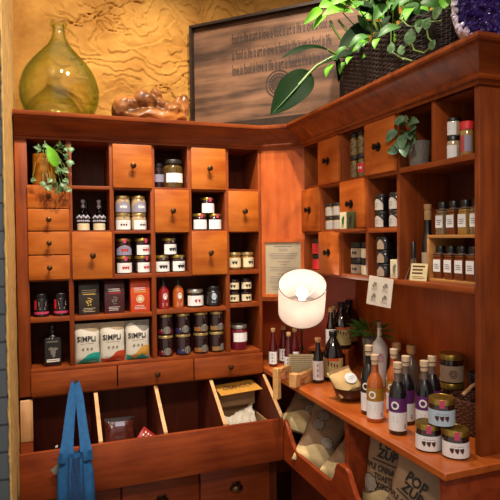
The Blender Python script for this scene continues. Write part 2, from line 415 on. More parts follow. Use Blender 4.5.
# ------------------------------------------------------------------ the room
WY, WX = .27, 1.375
def plaster_wall(name, p0, p1, z0, z1, seed):
    """textured plaster: a dense relief of troweled flakes"""
    p0, p1 = Vector(p0), Vector(p1); d = p1-p0; L = d.length; d /= L; n = Vector((d.y, -d.x, 0))
    nx, nz = int(L/.0042), int((z1-z0)/.0042); t = MB(); bm = t.bm; rows = []
    for j in range(nz+1):
        row = []
        for i in range(nx+1):
            s, z = L*i/nx, z0+(z1-z0)*j/nz
            p = p0+d*s+Vector((0, 0, z)); q = Vector((s*1.0, z*1.25, seed))
            w = noise.noise_vector(q*9)*.05+noise.noise_vector(q*28)*.014
            a = noise.noise((q+w)*5.5)+.30*noise.noise((q+w)*14)
            lv = a*2.7+z*7; fl = math.floor(lv); fr = lv-fl
            c1, c2 = noise.voronoi((q+w*1.6)*8)[0][:2]
            crack = max(0, 1-(c2-c1)/.045)*max(0, min(1, .5+2.2*noise.noise(q*3.1)))
            saw = max(0, min(1, fr/.05))*(1-.85*fr)
            msk = max(0, min(1, .75+1.8*noise.noise(q*2.1+Vector((9, 3, 1)))))*max(.12, min(1, (s-.12)/.15 if seed < 4 else 1))
            h = .0095*saw*msk-.011*crack*msk+.006*noise.noise(q*4)+.0010*noise.noise(q*45)
            row.append(bm.verts.new(p+n*h))
        rows.append(row)
    for a, b in zip(rows, rows[1:]):
        for i in range(nx): bm.faces.new((a[i], a[i+1], b[i+1], b[i]))
    return struct(t.build(name, 'plaster', angle=80))
plaster_wall('wall_back', (-.14, WY, 0), (WX-.36, WY, 0), 1.95, 2.75, 3.1)
plaster_wall('wall_corner', (WX-.36, WY, 0), (WX, WY-.36, 0), 1.95, 2.75, 5.7)
plaster_wall('wall_right', (WX, WY-.36, 0), (WX, -1.6, 0), 1.95, 2.75, 8.3)
struct(MB().box(-.14, WX+.1, WY+.02, WY+.1, 0, 2.75).build('wall_rear', 'dark_wood'))
struct(MB().box(WX+.02, WX+.1, -2.6, WY+.1, 0, 2.75).build('wall_side', 'dark_wood'))
# left wall: painted brick face with a flaking ochre plaster return
struct(MB().box(-1.2, -.1165, -.50, .3, 0, 2.75).build('wall_left', 'brick'))
t = MB()
bm = t.bm; rows = []
for j in range(261):
    z = j*2.75/260; row = []
    e = .004*noise.noise(Vector((0, 0, z*22)))+.003*noise.noise(Vector((3, 0, z*70)))
    for (x, y) in ((-.1185+e*.8, -.5025), (-.1155+e*.4, -.506), (-.112, -.504)): row.append(bm.verts.new((x, y, z)))
    for k in range(1, 25):
        y = -.504+.78*k/24; row.append(bm.verts.new((-.112+.0025*noise.noise(Vector((y*9, z*9, 1)))-.0012, y, z)))
    rows.append(row)
for a, b in zip(rows, rows[1:]):
    for i in range(len(a)-1): bm.faces.new((a[i], a[i+1], b[i+1], b[i]))
struct(t.build('trim_1', 'strip', angle=70))
struct(MB().box(-1.2, WX+.1, -3.4, WY+.1, -.05, 0).build('floor', plain('dark_floor', '3a2a20', .5, var=.3, scale=3)))

# ------------------------------------------------------------------ back shelf unit
U = (.41, 0, .88)
unit = thing('shelf_cabinet', 'wide cherry wood wall cabinet of cubbyholes and small drawers below the glass demijohn', 'cabinet', U)
D = .21
def part(mb, name, mat, parent, off): return mb.build(name, mat, parent, off)
def bp(name, mat, *b, parent=unit, off=U, bev=.0015): return MB().box(*b, bev=bev).build(name, mat, parent, off)
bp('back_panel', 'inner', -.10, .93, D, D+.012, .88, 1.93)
bp('side_panel', 'wood_z', -.109, -.064, 0, D, .88, 1.915)
bp('side_panel', 'wood_z', .915, .930, 0, D, .88, 1.915)
bp('top_rail', 'wood_x', -.064, .915, .0, D, 1.902, 1.925)
for x, z0, z1 in ((.094, .985, 1.902), (.260, 1.345, 1.902), (.4305, .985, 1.902), (.592, 1.345, 1.902), (.763, .985, 1.902)):
    w = .0085 if z0 > 1 else .0095
    bp('divider', 'wood_z', x-w, x+w, 0, D, z0, z1)
bp('shelf', 'wood_x', -.064, .915, .0008, D, 1.708, 1.722)
bp('shelf', 'wood_x', .103, .915, .0008, D, 1.525, 1.538)
bp('shelf', 'wood_x', -.064, .915, .0008, D, 1.336, 1.355)
for a, b, z in ((-.064, .085, 1.191), (.1035, .421, 1.189), (.440, .754, 1.195), (.7725, .915, 1.205)):
    bp('shelf', 'wood_x', a, b, .0008, D, z-.019, z)
bp('shelf', 'wood_x', -.064, .915, -.003, D, .972, .987)
bp('shelf', 'wood_x', -.064, .915, .012, D, .868, .877)
def knob(mb, x, y, z, d=(0, -1, 0), s=1.0):
    prof = [(.007*s, 0), (.0065*s, .002), (.0035*s, .006), (.0032*s, .012), (.007*s, .016), (.0115*s, .019), (.0125*s, .023), (.0105*s, .0275), (.005*s, .030), (0, .0305)]
    mb.lathe(prof, 18, Matrix.Translation((x, y, z)) @ Vector((0, 0, 1)).rotation_difference(Vector(d)).to_matrix().to_4x4())
    return mb
def drawer(x0, x1, z0, z1, kz=None, ks=1.0, m='front_x'):
    f = bp('drawer', m, x0, x1, -.010, .008, z0, z1, bev=.003)
    knob(MB(), (x0+x1)/2, -.010, (z0+z1)/2 if kz is None else kz, s=ks).build('knob', 'bronze', f, U)
    return f
for a in ((.265, .4275, 1.716, 1.899), (.599, .7575, 1.716, 1.899), (.437, .587, 1.529, 1.712), (.7675, .9125, 1.529, 1.712), (.0985, .257, 1.340, 1.532), (.597, .760, 1.341, 1.532)): drawer(*a)
for z0, z1 in ((1.629, 1.718), (1.539, 1.626), (1.4435, 1.535), (1.343, 1.440)): drawer(-.0655, .0895, z0, z1, ks=.85)
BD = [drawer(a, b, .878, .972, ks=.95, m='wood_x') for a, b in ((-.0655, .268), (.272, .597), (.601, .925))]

# diagonal corner panel
P0, P1 = Vector((.930, 0, 0)), Vector((1.090, -.122, 0))
dd = (P1-P0).normalized(); nn = Vector((dd.y, -dd.x, 0))
def diag(s, o, z): return P0+dd*s+nn*o+Vector((0, 0, z))
DL = (P1-P0).length
cp = MB().prism([diag(0, 0, 1.21), diag(DL, 0, 1.21), diag(DL, 0, 1.92), diag(0, 0, 1.92)], -nn*.016).build('corner_panel', 'front_z')
tag(cp, 'plain diagonal cherry wood panel joining the two cubbyhole cabinets in the corner', 'panel')
struct(MB().prism([(WX-.37, WY-.005, .9), (WX-.004, WY-.371, .9), (WX-.004, WY-.371, 1.96), (WX-.37, WY-.005, 1.96)], (.012, .012, 0)).build('trim_2', 'red_panel'))
struct(MB().box(.93, WX-.36, WY-.012, WY, .88, 1.96).build('trim_3', 'red_panel'))

# ------------------------------------------------------------------ right wall unit
V = (1.2, -.64, 1.34)
ru = thing('wall_cabinet', 'cherry wood corner cabinet of cubbyholes on the right hand wall above the counter', 'cabinet', V)
X0, X1 = 1.09, 1.31
def rp(name, mat, *b, parent=ru, off=V, bev=.0015): return MB().box(*b, bev=bev).build(name, mat, parent, off)
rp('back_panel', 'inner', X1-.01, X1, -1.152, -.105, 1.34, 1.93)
rp('side_panel', 'wood_z', X0, X1, -.122, -.106, 1.34, 1.93)
rp('side_panel', 'wood_z', X0, WX, -1.172, -1.152, .9, 1.93)
rp('top_rail', 'wood_y', X0, X1, -1.152, -.122, 1.902, 1.93)
for y, z0, z1 in ((-.2675, 1.357, 1.902), (-.446, 1.357, 1.902), (-.6235, 1.357, 1.902), (-.8115, 1.357, 1.902), (-.9855, 1.724, 1.902)):
    rp('divider', 'wood_z', X0, X1-.01, y-.008, y+.008, z0, z1)
rp('shelf', 'wood_y', X0+.001, X1-.01, -1.152, -.122, 1.707, 1.724)
rp('shelf', 'wood_y', X0+.001, X1-.01, -.8035, -.122, 1.514, 1.530)
rp('shelf', 'wood_y', X0-.002, X1-.01, -1.152, -.122, 1.340, 1.357)
rp('ledge', 'wood_y', X0-.034, X0, -.622, -.446, 1.518, 1.530)
rp('wainscot', 'front_z', WX-.012, WX, -1.172, WY-.372, .9, 1.34)
def rdrawer(y0, y1, z0, z1):
    f = rp('drawer', 'front_y', X0-.012, X0+.006, y0, y1, z0, z1, bev=.003)
    k = MB(); yc, zc = (y0+y1)/2, (z0+z1)/2
    k.lathe([(.016, 0), (.0165, .001), (.013, .003), (.004, .0035), (.0035, .009), (.007, .013), (.011, .016), (.011, .020), (.006, .023), (0, .0235)], 18,
            Matrix.Translation((X0-.012, yc, zc)) @ Vector((0, 0, 1)).rotation_difference(Vector((-1, 0, 0))).to_matrix().to_4x4())
    k.build('knob', 'black_metal', f, V)
for a in ((-.442, -.2715, 1.718, 1.900), (-.805, -.628, 1.718, 1.900), (-.270, -.108, 1.526, 1.712), (-.621, -.450, 1.533, 1.714), (-.442, -.2715, 1.350, 1.522)): rdrawer(*a)

# cornice swept along both cabinets
pts = [Vector((-.110, 0)), Vector((.93, 0)), Vector((1.088, -.125)), Vector((1.088, -1.172)), Vector((WX, -1.172))]
ks = [1.0, 1.0, 1.27, 1.30]
def offpath(o):
    L = []
    for (a, b), k in zip(zip(pts, pts[1:]), ks):
        d = (b-a).normalized(); n = Vector((d.y, -d.x)); L.append((a+n*o*k, d))
    out = [L[0][0].copy()]
    for (p, d), (q, e) in zip(L, L[1:]):
        den = d.x*e.y-d.y*e.x; s = ((q.x-p.x)*e.y-(q.y-p.y)*e.x)/den; out.append(p+d*s)
    q, e = L[-1]; out.append(Vector((WX, q.y))); return out
prof = [(-.012, 1.902), (.006, 1.902), (.008, 1.910), (.016, 1.913), (.019, 1.919), (.016, 1.925), (.018, 1.930), (.022, 1.935), (.031, 1.947), (.043, 1.960), (.055, 1.971), (.061, 1.975), (.063, 1.980), (.072, 1.982), (.075, 1.988), (.075, 1.998), (-.012, 1.998)]
t = MB(); rings = [[t.bm.verts.new((q.x, q.y, z)) for q in offpath(o)] for o, z in prof]
for i in range(len(rings)):
    a, b = rings[i], rings[(i+1) % len(rings)]
    for k in range(len(pts)-1): t.bm.faces.new((a[k], a[k+1], b[k+1], b[k]))
bmesh.ops.recalc_face_normals(t.bm, faces=t.bm.faces[:])
co = t.build('cornice', 'wood_x', angle=28); tag(co, 'moulded cherry wood cornice running along the top of both cabinets', 'cornice')
tb = MB().prism([(-.109, 0, 1.975), (.93, .0, 1.975), (1.088, -.12, 1.975), (1.088, -1.17, 1.975), (WX-.002, -1.17, 1.975), (WX-.002, WY-.37, 1.975), (WX-.37, WY-.002, 1.975), (-.109, WY-.002, 1.975)], (0, 0, .016)).build('top_board', 'wood_x')
tag(tb, 'wide board on top of the cabinets carrying the demijohn, sign and plant', 'board')

# ------------------------------------------------------------------ bin bench under the back unit
Bn = (.41, 0, .5)
bench = thing('bin_bench', 'low cherry wood bin bench with slanted dividers under the back cabinet', 'bench', Bn)
def np_(name, mat, *b, parent=bench, bev=.0015): return MB().box(*b, bev=bev).build(name, mat, parent, Bn)
np_('front_board', 'low_x', -.104, .932, -.217, -.199, .552, .730, bev=.003)
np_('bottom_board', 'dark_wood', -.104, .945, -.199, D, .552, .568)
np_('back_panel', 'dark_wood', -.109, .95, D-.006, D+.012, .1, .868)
for xc in (.181, .430, .677, .932):
    t = MB(); w = .0074
    t.prism([(xc-w, .0, .868), (xc-w, .2, .868), (xc-w, .2, .568), (xc-w, -.199, .568), (xc-w, -.199, .735), (xc-w, -.185, .742)], (2*w, 0, 0))
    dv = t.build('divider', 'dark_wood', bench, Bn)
    t = MB(); t.prism([(xc-w, -.001, .870), (xc-w, -.190, .745), (xc-w, -.203, .737), (xc-w, -.203, .730), (xc-w, -.006, .860)], (2*w, 0, 0))
    t.build('edge_strip', 'raw_z', dv, Bn)
np_('end_post', 'low_x', -.109, -.062, 0, .02, .55, .70)
np_('raw_block', 'raw_z', -.108, -.061, -.003, .018, .70, .866, bev=.004)
# drawers at the foot
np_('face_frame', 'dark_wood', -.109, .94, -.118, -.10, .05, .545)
for x0, x1 in ((-.10, .258), (.266, .579), (.587, .900)):
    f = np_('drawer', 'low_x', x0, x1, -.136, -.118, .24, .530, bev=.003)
    k = MB(); xc = (x0+x1)/2; seg = 12; rings = []
    for i in range(7):                                                   # half-dome cup pull
        ph = PI/2*i/6; rr = math.cos(ph); rings.append([k.bm.verts.new((xc+.030*rr*math.cos(PI*j/seg), -.137-.024*math.sin(ph) if False else -.137-.026*rr*math.sin(PI*j/seg), .428+.024*math.sin(ph))) for j in range(seg+1)])
    for a, b in zip(rings, rings[1:]):
        for j in range(seg): k.bm.faces.new((a[j], a[j+1], b[j+1], b[j]))
    k.box(xc-.020, xc+.020, -.139, -.136, .446, .458, bev=.001)
    k.build('cup_pull', 'bronze', f, Bn)

# ------------------------------------------------------------------ counter run
ct = MB(); ct.prism([(.932, -1.218, .878), (WX-.014, -1.218, .878), (WX-.014, WY-.385, .878), (WX-.38, WY-.014, .878), (.932, WY-.014, .878)], (0, 0, .022), bev=.003)
tag(ct.build('countertop', 'counter'), 'orange brown wooden counter along the right wall carrying bottles and jars', 'counter')
Bc = (1.15, -.7, .5)
base = thing('base_cabinet', 'cherry wood base cabinet with scooped open bins of popcorn bags under the counter', 'cabinet', Bc)
sc = [(-.217, .727), (-.243, .716), (-.262, .690), (-.29, .660), (-.32, .638), (-.36, .627), (-.60, .627), (-.628, .636), (-.648, .662), (-.658, .695), (-.668, .712), (-.685, .718), (-.728, .718), (-.745, .708), (-.765, .680), (-.79, .648), (-.83, .628), (-1.08, .627), (-1.13, .65), (-1.15, .70), (-1.17, .718), (-1.198, .72), (-1.198, .552), (-.217, .552)]
MB().prism([(.932, y, z) for y, z in sc], (.018, 0, 0), bev=.002).build('bin_front', 'low_y', base, Bc)
def cbx(name, mat, *b): return MB().box(*b, bev=.0015).build(name, mat, base, Bc)
cbx('divider', 'low_y', .950, 1.34, -.716, -.694, .35, .878)
cbx('side_panel', 'low_y', .945, 1.34, -1.20, -1.182, .0, .878)
cbx('side_panel', 'low_y', .952, 1.34, .10, .118, .35, .878)
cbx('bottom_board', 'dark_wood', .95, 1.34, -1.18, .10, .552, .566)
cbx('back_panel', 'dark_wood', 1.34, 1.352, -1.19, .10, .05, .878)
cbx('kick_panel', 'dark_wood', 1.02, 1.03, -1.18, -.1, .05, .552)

# ------------------------------------------------------------------ lights
def spot(name, loc, tgt, e, size, c=(1, .87, .70), blend=.5, rad=.03):
    l = bpy.data.lights.new(name, 'SPOT'); l.energy = e; l.spot_size = R(size); l.spot_blend = blend; l.shadow_soft_size = rad; l.color = c
    o = bpy.data.objects.new(name, l); COL.objects.link(o); o.location = loc
    o.rotation_euler = (Vector(tgt)-Vector(loc)).to_track_quat('-Z', 'Y').to_euler(); return o
spot('ceiling_or_fill_spot', (.18, -1.0, 3.25), (.12, .1, 1.75), 150, 70, rad=.025)
spot('ceiling_or_fill_spot', (.60, -1.05, 3.25), (.75, .0, 1.6), 150, 72, rad=.025)
spot('ceiling_or_fill_spot', (.55, -.75, 3.3), (1.15, -.7, 1.7), 95, 80, c=(1, .87, .70), rad=.025)
spot('ceiling_or_fill_spot', (-.1, -2.5, 2.75), (1.15, -.45, 1.0), 75, 60, c=(1, .86, .70), rad=.10, blend=.8)  # added fill from behind the camera to brighten the counter corner, not a seen lamp
w = bpy.data.worlds.new('world'); S.world = w; w.use_nodes = True
w.node_tree.nodes['Background'].inputs['Color'].default_value = (1, .88, .76, 1); w.node_tree.nodes['Background'].inputs['Strength'].default_value = .58
S.view_settings.view_transform = 'Standard'; S.view_settings.look = 'None'; S.view_settings.gamma = 1; S.view_settings.exposure = 0
# ------------------------------------------------------------------ jars and bottles: builders
def print_blobs(r, z, n=3, s=.0042, gap=.0115, cx=0, mat='ink_brown', parent=None, script=True):
    t = MB()
    for i in range(n):
        x = cx+(i-(n-1)/2)*gap; t.disc(x, z, s, s*.9, seg=12); t.disc(x+.001, z-s*.9, s*.55, s*.5, seg=10)
        t.poly([(x-s*1.2, 0, z+s*.9), (x+s*1.1, 0, z+s*1.15), (x+s*1.0, 0, z+s*.6), (x-s*1.1, 0, z+s*.35)])
    if script:
        for k in range(9):
            x = cx-.017+k*.004; h = .0015+.0022*random.random(); t.poly([(x, 0, z+.0095), (x+.0012, 0, z+.0095), (x+.003, 0, z+.0095+h), (x+.0018, 0, z+.0095+h)])
        t.poly([(cx-.016, 0, z-.0095), (cx+.016, 0, z-.0095), (cx+.016, 0, z-.0105), (cx-.016, 0, z-.0105)])
    return t.bend(r).build('print', mat, parent, smooth=False)
def jar_b(r, h, body, lid, label=None, lz=(.12, .62), lid_h=.17, spread=1.25, motif=None, arch=False, tab=None, neck=.93, strap=None):
    """squat round preserve jar: filled glass body, screw lid, wrapped label"""
    def f(t):
        hb = h*(1-lid_h)
        MB().lathe([(r*.86, 0), (r*.97, .003), (r, .008), (r, hb*.80), (r*.985, hb*.88), (r*neck, hb*.97), (r*neck, hb+.001)]).build('jar_body', body, t)
        MB().lathe([(r*.95, hb), (r*.985, hb+.001), (r*.985, h-.003), (r*.95, h-.0008), (r*.88, h), (r*.86, h-.0012), (0, h-.0012)], 32).build('lid', lid, t)
        if label:
            z0, z1 = h*lz[0], h*lz[1]
            lb = MB().band(r+.0007, z0, z1, -spread, spread, 22, (lambda u: .55+.45*math.sin(PI*u)) if arch else None).build('label', label, t)
            if motif: motif(lb, r+.0013, (z0+z1)/2)
        if tab:
            MB().band(r*.985+.0012, hb-.006, h-.001, -.18, .18, 4).build('seal_strip', tab, t)
    return f
m_blob = lambda c='ink_brown', s=.004, gap=.0105, n=3, script=True: (lambda lb, r, z: print_blobs(r, z, n, s, gap, mat=c, parent=lb, script=script))
def m_lines(c='ink', w=.03, n=4, pitch=.006, th=.0016):
    def f(lb, r, z): MB().bars(-w/2, w/2, z+pitch*(n-1)/2, n, pitch, th).bend(r).build('print', c, lb, smooth=False)
    return f
def m_text(s, size, c='ink', dz=0, sx=1):
    def f(lb, r, z): MB().text(s, size, 0, z+dz, 0, sx).bend(r).build('lettering', c, lb, smooth=False)
    return f
def m_badge(strip, badge='grey_ink'):
    def f(lb, r, z):
        MB().disc(.004, z+.006, .0165, .0165).bend(r).build('badge', badge, lb, smooth=False)
        MB().bars(-.007, .015, z+.013, 4, .0048, .0024).bend(r+.0006).build('print', 'ink', lb, smooth=False)
        MB().disc(-.020, z+.006, .0035, .006).bend(r).build('print', badge, lb, smooth=False)
    return f

# cubbyhole jars on the back cabinet
A = jar_b(.0315, .0735, 'pale_fill', 'gold2', 'white_label', (.06, .60), motif=m_blob('ink_brown'), tab='gold2')
A2 = jar_b(.0315, .0735, 'pale_fill', 'gold2', 'lilac_label', (.06, .66), motif=m_blob('white_ink', .005), tab='gold2', arch=True)
B = jar_b(.0325, .0745, 'jam_dark', 'gold_lid', 'white_label', (.06, .62), motif=m_blob('ink_red', .005), tab='pink')
B2 = jar_b(.0325, .0745, 'jam_dark', 'gold_lid', 'lilac_label', (.06, .62), motif=m_blob('ink_red', .005), tab='pink', arch=True)
Cj = jar_b(.0325, .0745, 'nut_spread', 'gold_lid', 'white_label', (.06, .64), motif=m_blob('ink', .0062, .0125), tab='grey_ink')
Dj = jar_b(.0320, .0725, 'jam_dark', 'gold_lid', 'white_label', (.06, .64), motif=m_lines('ink', .034, 4, .0075), tab='pink')
JA = 'jars stacked in the second cubbyhole of the third column'
def J(key, b, label, x, z, y=.042, rz=0, group=None, name='preserve_jar', cat='jar'): return make(key, b, name, label, cat, (x, y, z), rz, group)
gA = 'white labelled preserve jars with gold lids in the cubbyhole above the pink tabbed jars'
J('A2', A2, 'upper left gold lidded jar with lilac arched label, right of the two decanter bottles', .3095, 1.6118, group=gA)
J('A2', A2, 'upper right gold lidded jar with lilac arched label, left of a drawer', .376, 1.6118, rz=.3, group=gA)
J('A', A, 'lower left gold lidded jar with plain white label, right of the two decanter bottles', .3095, 1.5382, group=gA)
J('A', A, 'lower right gold lidded jar with white label under a lilac labelled jar, beside a drawer', .376, 1.5382, rz=.45, group=gA)
gB = 'pink tabbed preserve jars in the open cubbyhole right of a drawer'
J('B2', B2, 'upper left pink tabbed jar with lilac label in the cubbyhole above the orange carton', .311, 1.4297, group=gB)
J('B', B, 'upper right pink tabbed jar with white label in the cubbyhole above the orange carton', .388, 1.4297, rz=.4, group=gB)
J('B', B, 'lower left pink tabbed jar with white label, directly above the maroon and orange cartons', .311, 1.3551, rz=.1, group=gB)
J('B', B, 'lower right pink tabbed jar with white label, right of its twin at the bottom', .388, 1.3551, rz=.5, group=gB)
gC = 'three black printed jars piled in a pyramid'
J('C', Cj, 'top jar with black dotted white label on the pyramid of three grey tabbed jars', .506, 1.4297, rz=.4, group=gC)
J('C', Cj, 'bottom left jar of the pyramid with black dotted white labels and grey tabs', .474, 1.3551, rz=.05, group=gC)
J('C', Cj, 'bottom right jar of the pyramid with black dotted white labels and grey tabs', .543, 1.3551, rz=.4, group=gC)
gD = 'three pink tabbed jars piled between two drawers'
J('D', Dj, 'top jar of the pyramid of three lined white labels with pink tabs between drawers', .683, 1.6107, rz=.2, group=gD)
J('D', Dj, 'bottom left jar of the pink tabbed pyramid standing between two drawers', .647, 1.5382, rz=.05, group=gD)
J('D', Dj, 'bottom right jar of the pink tabbed pyramid standing between two drawers', .715, 1.5382, rz=.2, group=gD)
J('E', jar_b(.044, .126, 'pickle', 'dark_lid', 'white_label', (.20, .52), .15, 1.0, m_lines('ink_red', .04, 3, .011, .002), neck=.8), 'tall amber pickle jar with white and red label in the top row cubbyhole', .532, 1.7222, .06, .1, name='pickle_jar')
J('E2', jar_b(.0285, .112, 'jam_dark', 'dark_lid', 'lilac_label', (.25, .55), .15, 1.0, neck=.85), 'narrow dark jar with grey label left of the pickle jar', .472, 1.7222, .075, name='pickle_jar')
gF = 'two honey jars standing side by side'
Fj = jar_b(.029, .080, 'honey', 'gold2', 'cream_label', (.16, .70), motif=m_blob('ink', .006, .013, 2), neck=.9)
J('F', Fj, 'left honey jar with cream label in the right end cubbyhole above four little jars', .811, 1.355, rz=-.3, group=gF, name='honey_jar')
J('F', Fj, 'right honey jar with cream label beside the framed notice', .873, 1.355, rz=.25, group=gF, name='honey_jar')
gG = 'four little jars with black dotted cream labels'
Gj = jar_b(.0255, .0555, 'nut_spread', 'clear_jar', 'cream_label', (.12, .66), motif=m_blob('ink', .0055, .013, 2, False))
for lab, x, z, rz in (('upper left small jar with dotted cream label under the honey jars', .806, 1.2607, -.5), ('upper right small jar with dotted cream label under the honey jars', .864, 1.2607, .1),
                      ('lower left small jar with dotted cream label above the red jam jar', .806, 1.205, -.5), ('lower right small jar with dotted cream label above the red jam jar', .864, 1.205, .1)):
    J('G', Gj, lab, x, z, rz=rz, group=gG)
J('H', jar_b(.038, .114, 'jam_red', 'silver', 'white_label', (.34, .70), .14, 1.1, m_lines('ink', .034, 4, .0085, .0018), neck=.9), 'large red jam jar with white label at the bottom right of the back cabinet', .830, .987, .05, .1, name='jam_jar')
J('H2', jar_b(.034, .114, 'jam_dark', 'silver', 'kraft_label', (.34, .70), .14, 1.1), 'dark lidded jar half hidden behind the large red jam jar', .800, .987, .15, name='jam_jar')
gI = 'dark jars with a round grey badge in two stacked rows'
for k, (x, nm, strip) in enumerate(((.485, 'red', 'hot_red'), (.563, 'blue', 'lilac_label'), (.645, 'orange', 'honey'), (.718, 'tan', 'honey'))):
    strip = {'red': M['jam_red'], 'blue': plain('dark_blue_strip', '2a2450', .5), 'orange': plain('burnt_orange_strip', '8a5424', .5), 'tan': plain('tan_strip', '8a6434', .5)}[nm]
    bd = jar_b(.0335, .0925, 'jam_dark', 'gold2', strip, (.10, .30), .14, 1.4, m_badge(strip), neck=.9)
    def bd2(t, bd=bd): bd(t)
    side = ['leftmost', 'second from the left', 'third from the left', 'rightmost'][k]
    J('I'+nm, bd, '%s upper round badged dark jar with %s strip' % (side, nm), x, 1.0795, rz=.12*k-.1, group=gI, name='badged_jar')
    J('I'+nm, bd, '%s lower round badged dark jar with %s strip' % (side, nm), x, .987, rz=.12*k-.05+(.25 if k in (1, 3) else 0), group=gI, name='badged_jar')
# hot sauces, white labelled jar, dark jar
def sauce_b(body):
    def f(t):
        MB().lathe([(.022, 0), (.0245, .003), (.0245, .075), (.022, .085), (.013, .096), (.012, .102)]).build('bottle_body', body, t)
        MB().lathe([(.0125, .099), (.0125, .112), (.008, .114), (.006, .130), (.003, .137), (0, .137)], 20).build('nozzle_cap', 'black', t)
        p = MB(); p.disc(0, .055, .010, .014, hole=.72); p.disc(0, .052, .005, .007); p.bars(-.013, .013, .026, 3, .005, .0022)
        p.text('G', .016, 0, .060); p.bend(.0253).build('print', 'white_ink', t, smooth=False)
    return f
make('sr', sauce_b('hot_red'), 'hot_sauce_bottle', 'red hot sauce bottle with black nozzle and white print', 'bottle', (.480, .045, 1.195), .1, 'hot sauce bottles with black nozzles')
make('so', sauce_b('hot_orange'), 'hot_sauce_bottle', 'orange hot sauce bottle with black nozzle and white print', 'bottle', (.545, .045, 1.195), .1, 'hot sauce bottles with black nozzles')
J('K', jar_b(.0375, .080, 'jam_dark', 'silver', 'white_label', (.10, .66), .2, 1.3, m_blob('ink_red', .0055, .016, 2, False)), 'wide jar with silver lid and white label right of the orange hot sauce', .621, 1.195, .045, .1)
def dk(t):
    MB().lathe([(.030, 0), (.037, .006), (.038, .03), (.038, .055), (.033, .068), (.030, .071)]).build('jar_body', 'black_glass', t)
    MB().lathe([(.031, .070), (.0325, .071), (.0325, .087), (.030, .090), (0, .090)]).build('lid', 'black', t)
    p = MB(); p.disc(0, .046, .011, .016, hole=.55); p.disc(0, .046, .004, .012); p.bars(-.012, .012, .026, 2, .005, .002); p.bend(.0388).build('print', 'blue_label', t, smooth=False)
make('dk', dk, 'dark_jar', 'black glass jar with pale blue emblem above the badged jars', 'jar', (.706, .045, 1.195), -.15)
# left column: two black jars and a black square bottle
def bj(t):
    MB().lathe([(.026, 0), (.029, .003), (.029, .066), (.027, .074), (.025, .077)]).build('jar_body', 'black_glass', t)
    MB().lathe([(.0265, .076), (.0275, .077), (.0275, .091), (.025, .094), (0, .094)]).build('lid', 'black', t)
    lb = MB().band(.0297, .012, .022, -1.3, 1.3).build('label_band', 'pink', t)
    MB().bars(-.014, .018, .060, 3, .0065, .002).bars(-.010, .014, .038, 2, .005, .0016).bend(.0300).build('print', 'white_ink', t, smooth=False)
    MB().band(.0296, .030, .068, -1.2, -.75).build('side_stripe', 'red_tin', t)
for x, lab in ((-.022, 'left black jar with pink foot band above the square black bottle'), (.053, 'right black jar with pink foot band, beside the brown carton')):
    make('bj', bj, 'black_jar', lab, 'jar', (x, .045, 1.191), .1, 'black jars with pink foot bands')
def sq(t):
    b = MB(); b.box(-.0345, .0345, -.024, .024, 0, .118, bev=.008); b.lathe([(.026, .112), (.022, .124), (.012, .134), (.0115, .150)], 20); b.build('bottle_body', 'black_glass', t)
    MB().lathe([(.013, .146), (.0135, .147), (.0135, .166), (.012, .168), (0, .168)], 20).build('cap', 'black', t)
    lb = MB().poly([(-.030, -.0246, .016), (.030, -.0246, .016), (.030, -.0246, .108), (-.030, -.0246, .108)]).build('label', 'ink', t)
    p = MB(); p.bars(-.024, .024, .103, 1, .01, .0045, y=-.0252, jit=.1); p.disc(0, .060, .010, .015, y=-.0252); p.disc(-.008, .072, .010, .007, y=-.0254); p.disc(.010, .071, .009, .006, y=-.0254); p.disc(.002, .046, .006, .01, y=-.0254)
    p.build('print', 'grey_ink', lb, smooth=False)
    MB().bars(-.026, .026, .030, 2, .007, .0042, y=-.0252, jit=.1).build('print', 'white_ink', lb, smooth=False)
make('sq', sq, 'square_bottle', 'square black bottle with white printed figure at the bottom left of the cabinet', 'bottle', (.018, .05, .987), .06)
# decanter bottles
def dec(t):
    MB().lathe([(.020, 0), (.024, .003), (.0245, .030), (.023, .036), (.0245, .042), (.0225, .060), (.012, .074), (.006, .082), (.005, .100)], 24).build('bottle_body', 'clear_jar', t)
    MB().lathe([(.005, .096), (.008, .099), (.0095, .104), (.006, .109), (.0045, .114), (.008, .118), (.0095, .124), (.007, .130), (0, .132)], 18).build('stopper', 'pale_grey', t)
    MB().band(.0252, .003, .031, -1.35, 1.35).build('label', 'cream_label', t)
    MB().bars(-.015, .015, .022, 3, .005, .0014, jit=.3).bend(.0258).build('print', 'ink', t, smooth=False)
    p = MB()
    for k in range(7):
        a = -1.2+.4*k; p.lathe([(0, -.005), (.0042, 0), (0, .006)], 8, Matrix.Translation((.0235*math.sin(a), -.0235*math.cos(a), .054+.005*(k % 2))) @ Matrix.Scale(1.6, 4))
        p.lathe([(0, -.004), (.0034, 0), (0, .004)], 8, Matrix.Translation((.0235*math.sin(a), -.0235*math.cos(a), .040)) @ Matrix.Scale(1.7, 4))
    p.build('filigree', 'pale_grey', t)
for x, lab in ((.148, 'left decorated clear decanter bottle with silver stopper in the cubbyhole'), (.2125, 'right decorated clear decanter bottle with silver stopper, beside the lilac labelled jars')):
    make('dec', dec, 'decanter_bottle', lab, 'bottle', (x, .055, 1.538), 0, 'decorated decanter bottles')
for x, lab in ((.165, 'dim dark bottle at the back behind the left decanter bottle'), (.228, 'dim dark bottle at the back behind the right decanter bottle')):
    make('decb', lambda t: (MB().lathe([(.02, 0), (.022, .004), (.022, .07), (.008, .09), (.008, .118), (0, .118)]).build('bottle_body', 'black_glass', t), MB().lathe([(.010, .112), (.010, .135), (0, .135)]).build('cap', 'black', t)), 'dark_bottle', lab, 'bottle', (x, .13, 1.538), 0)
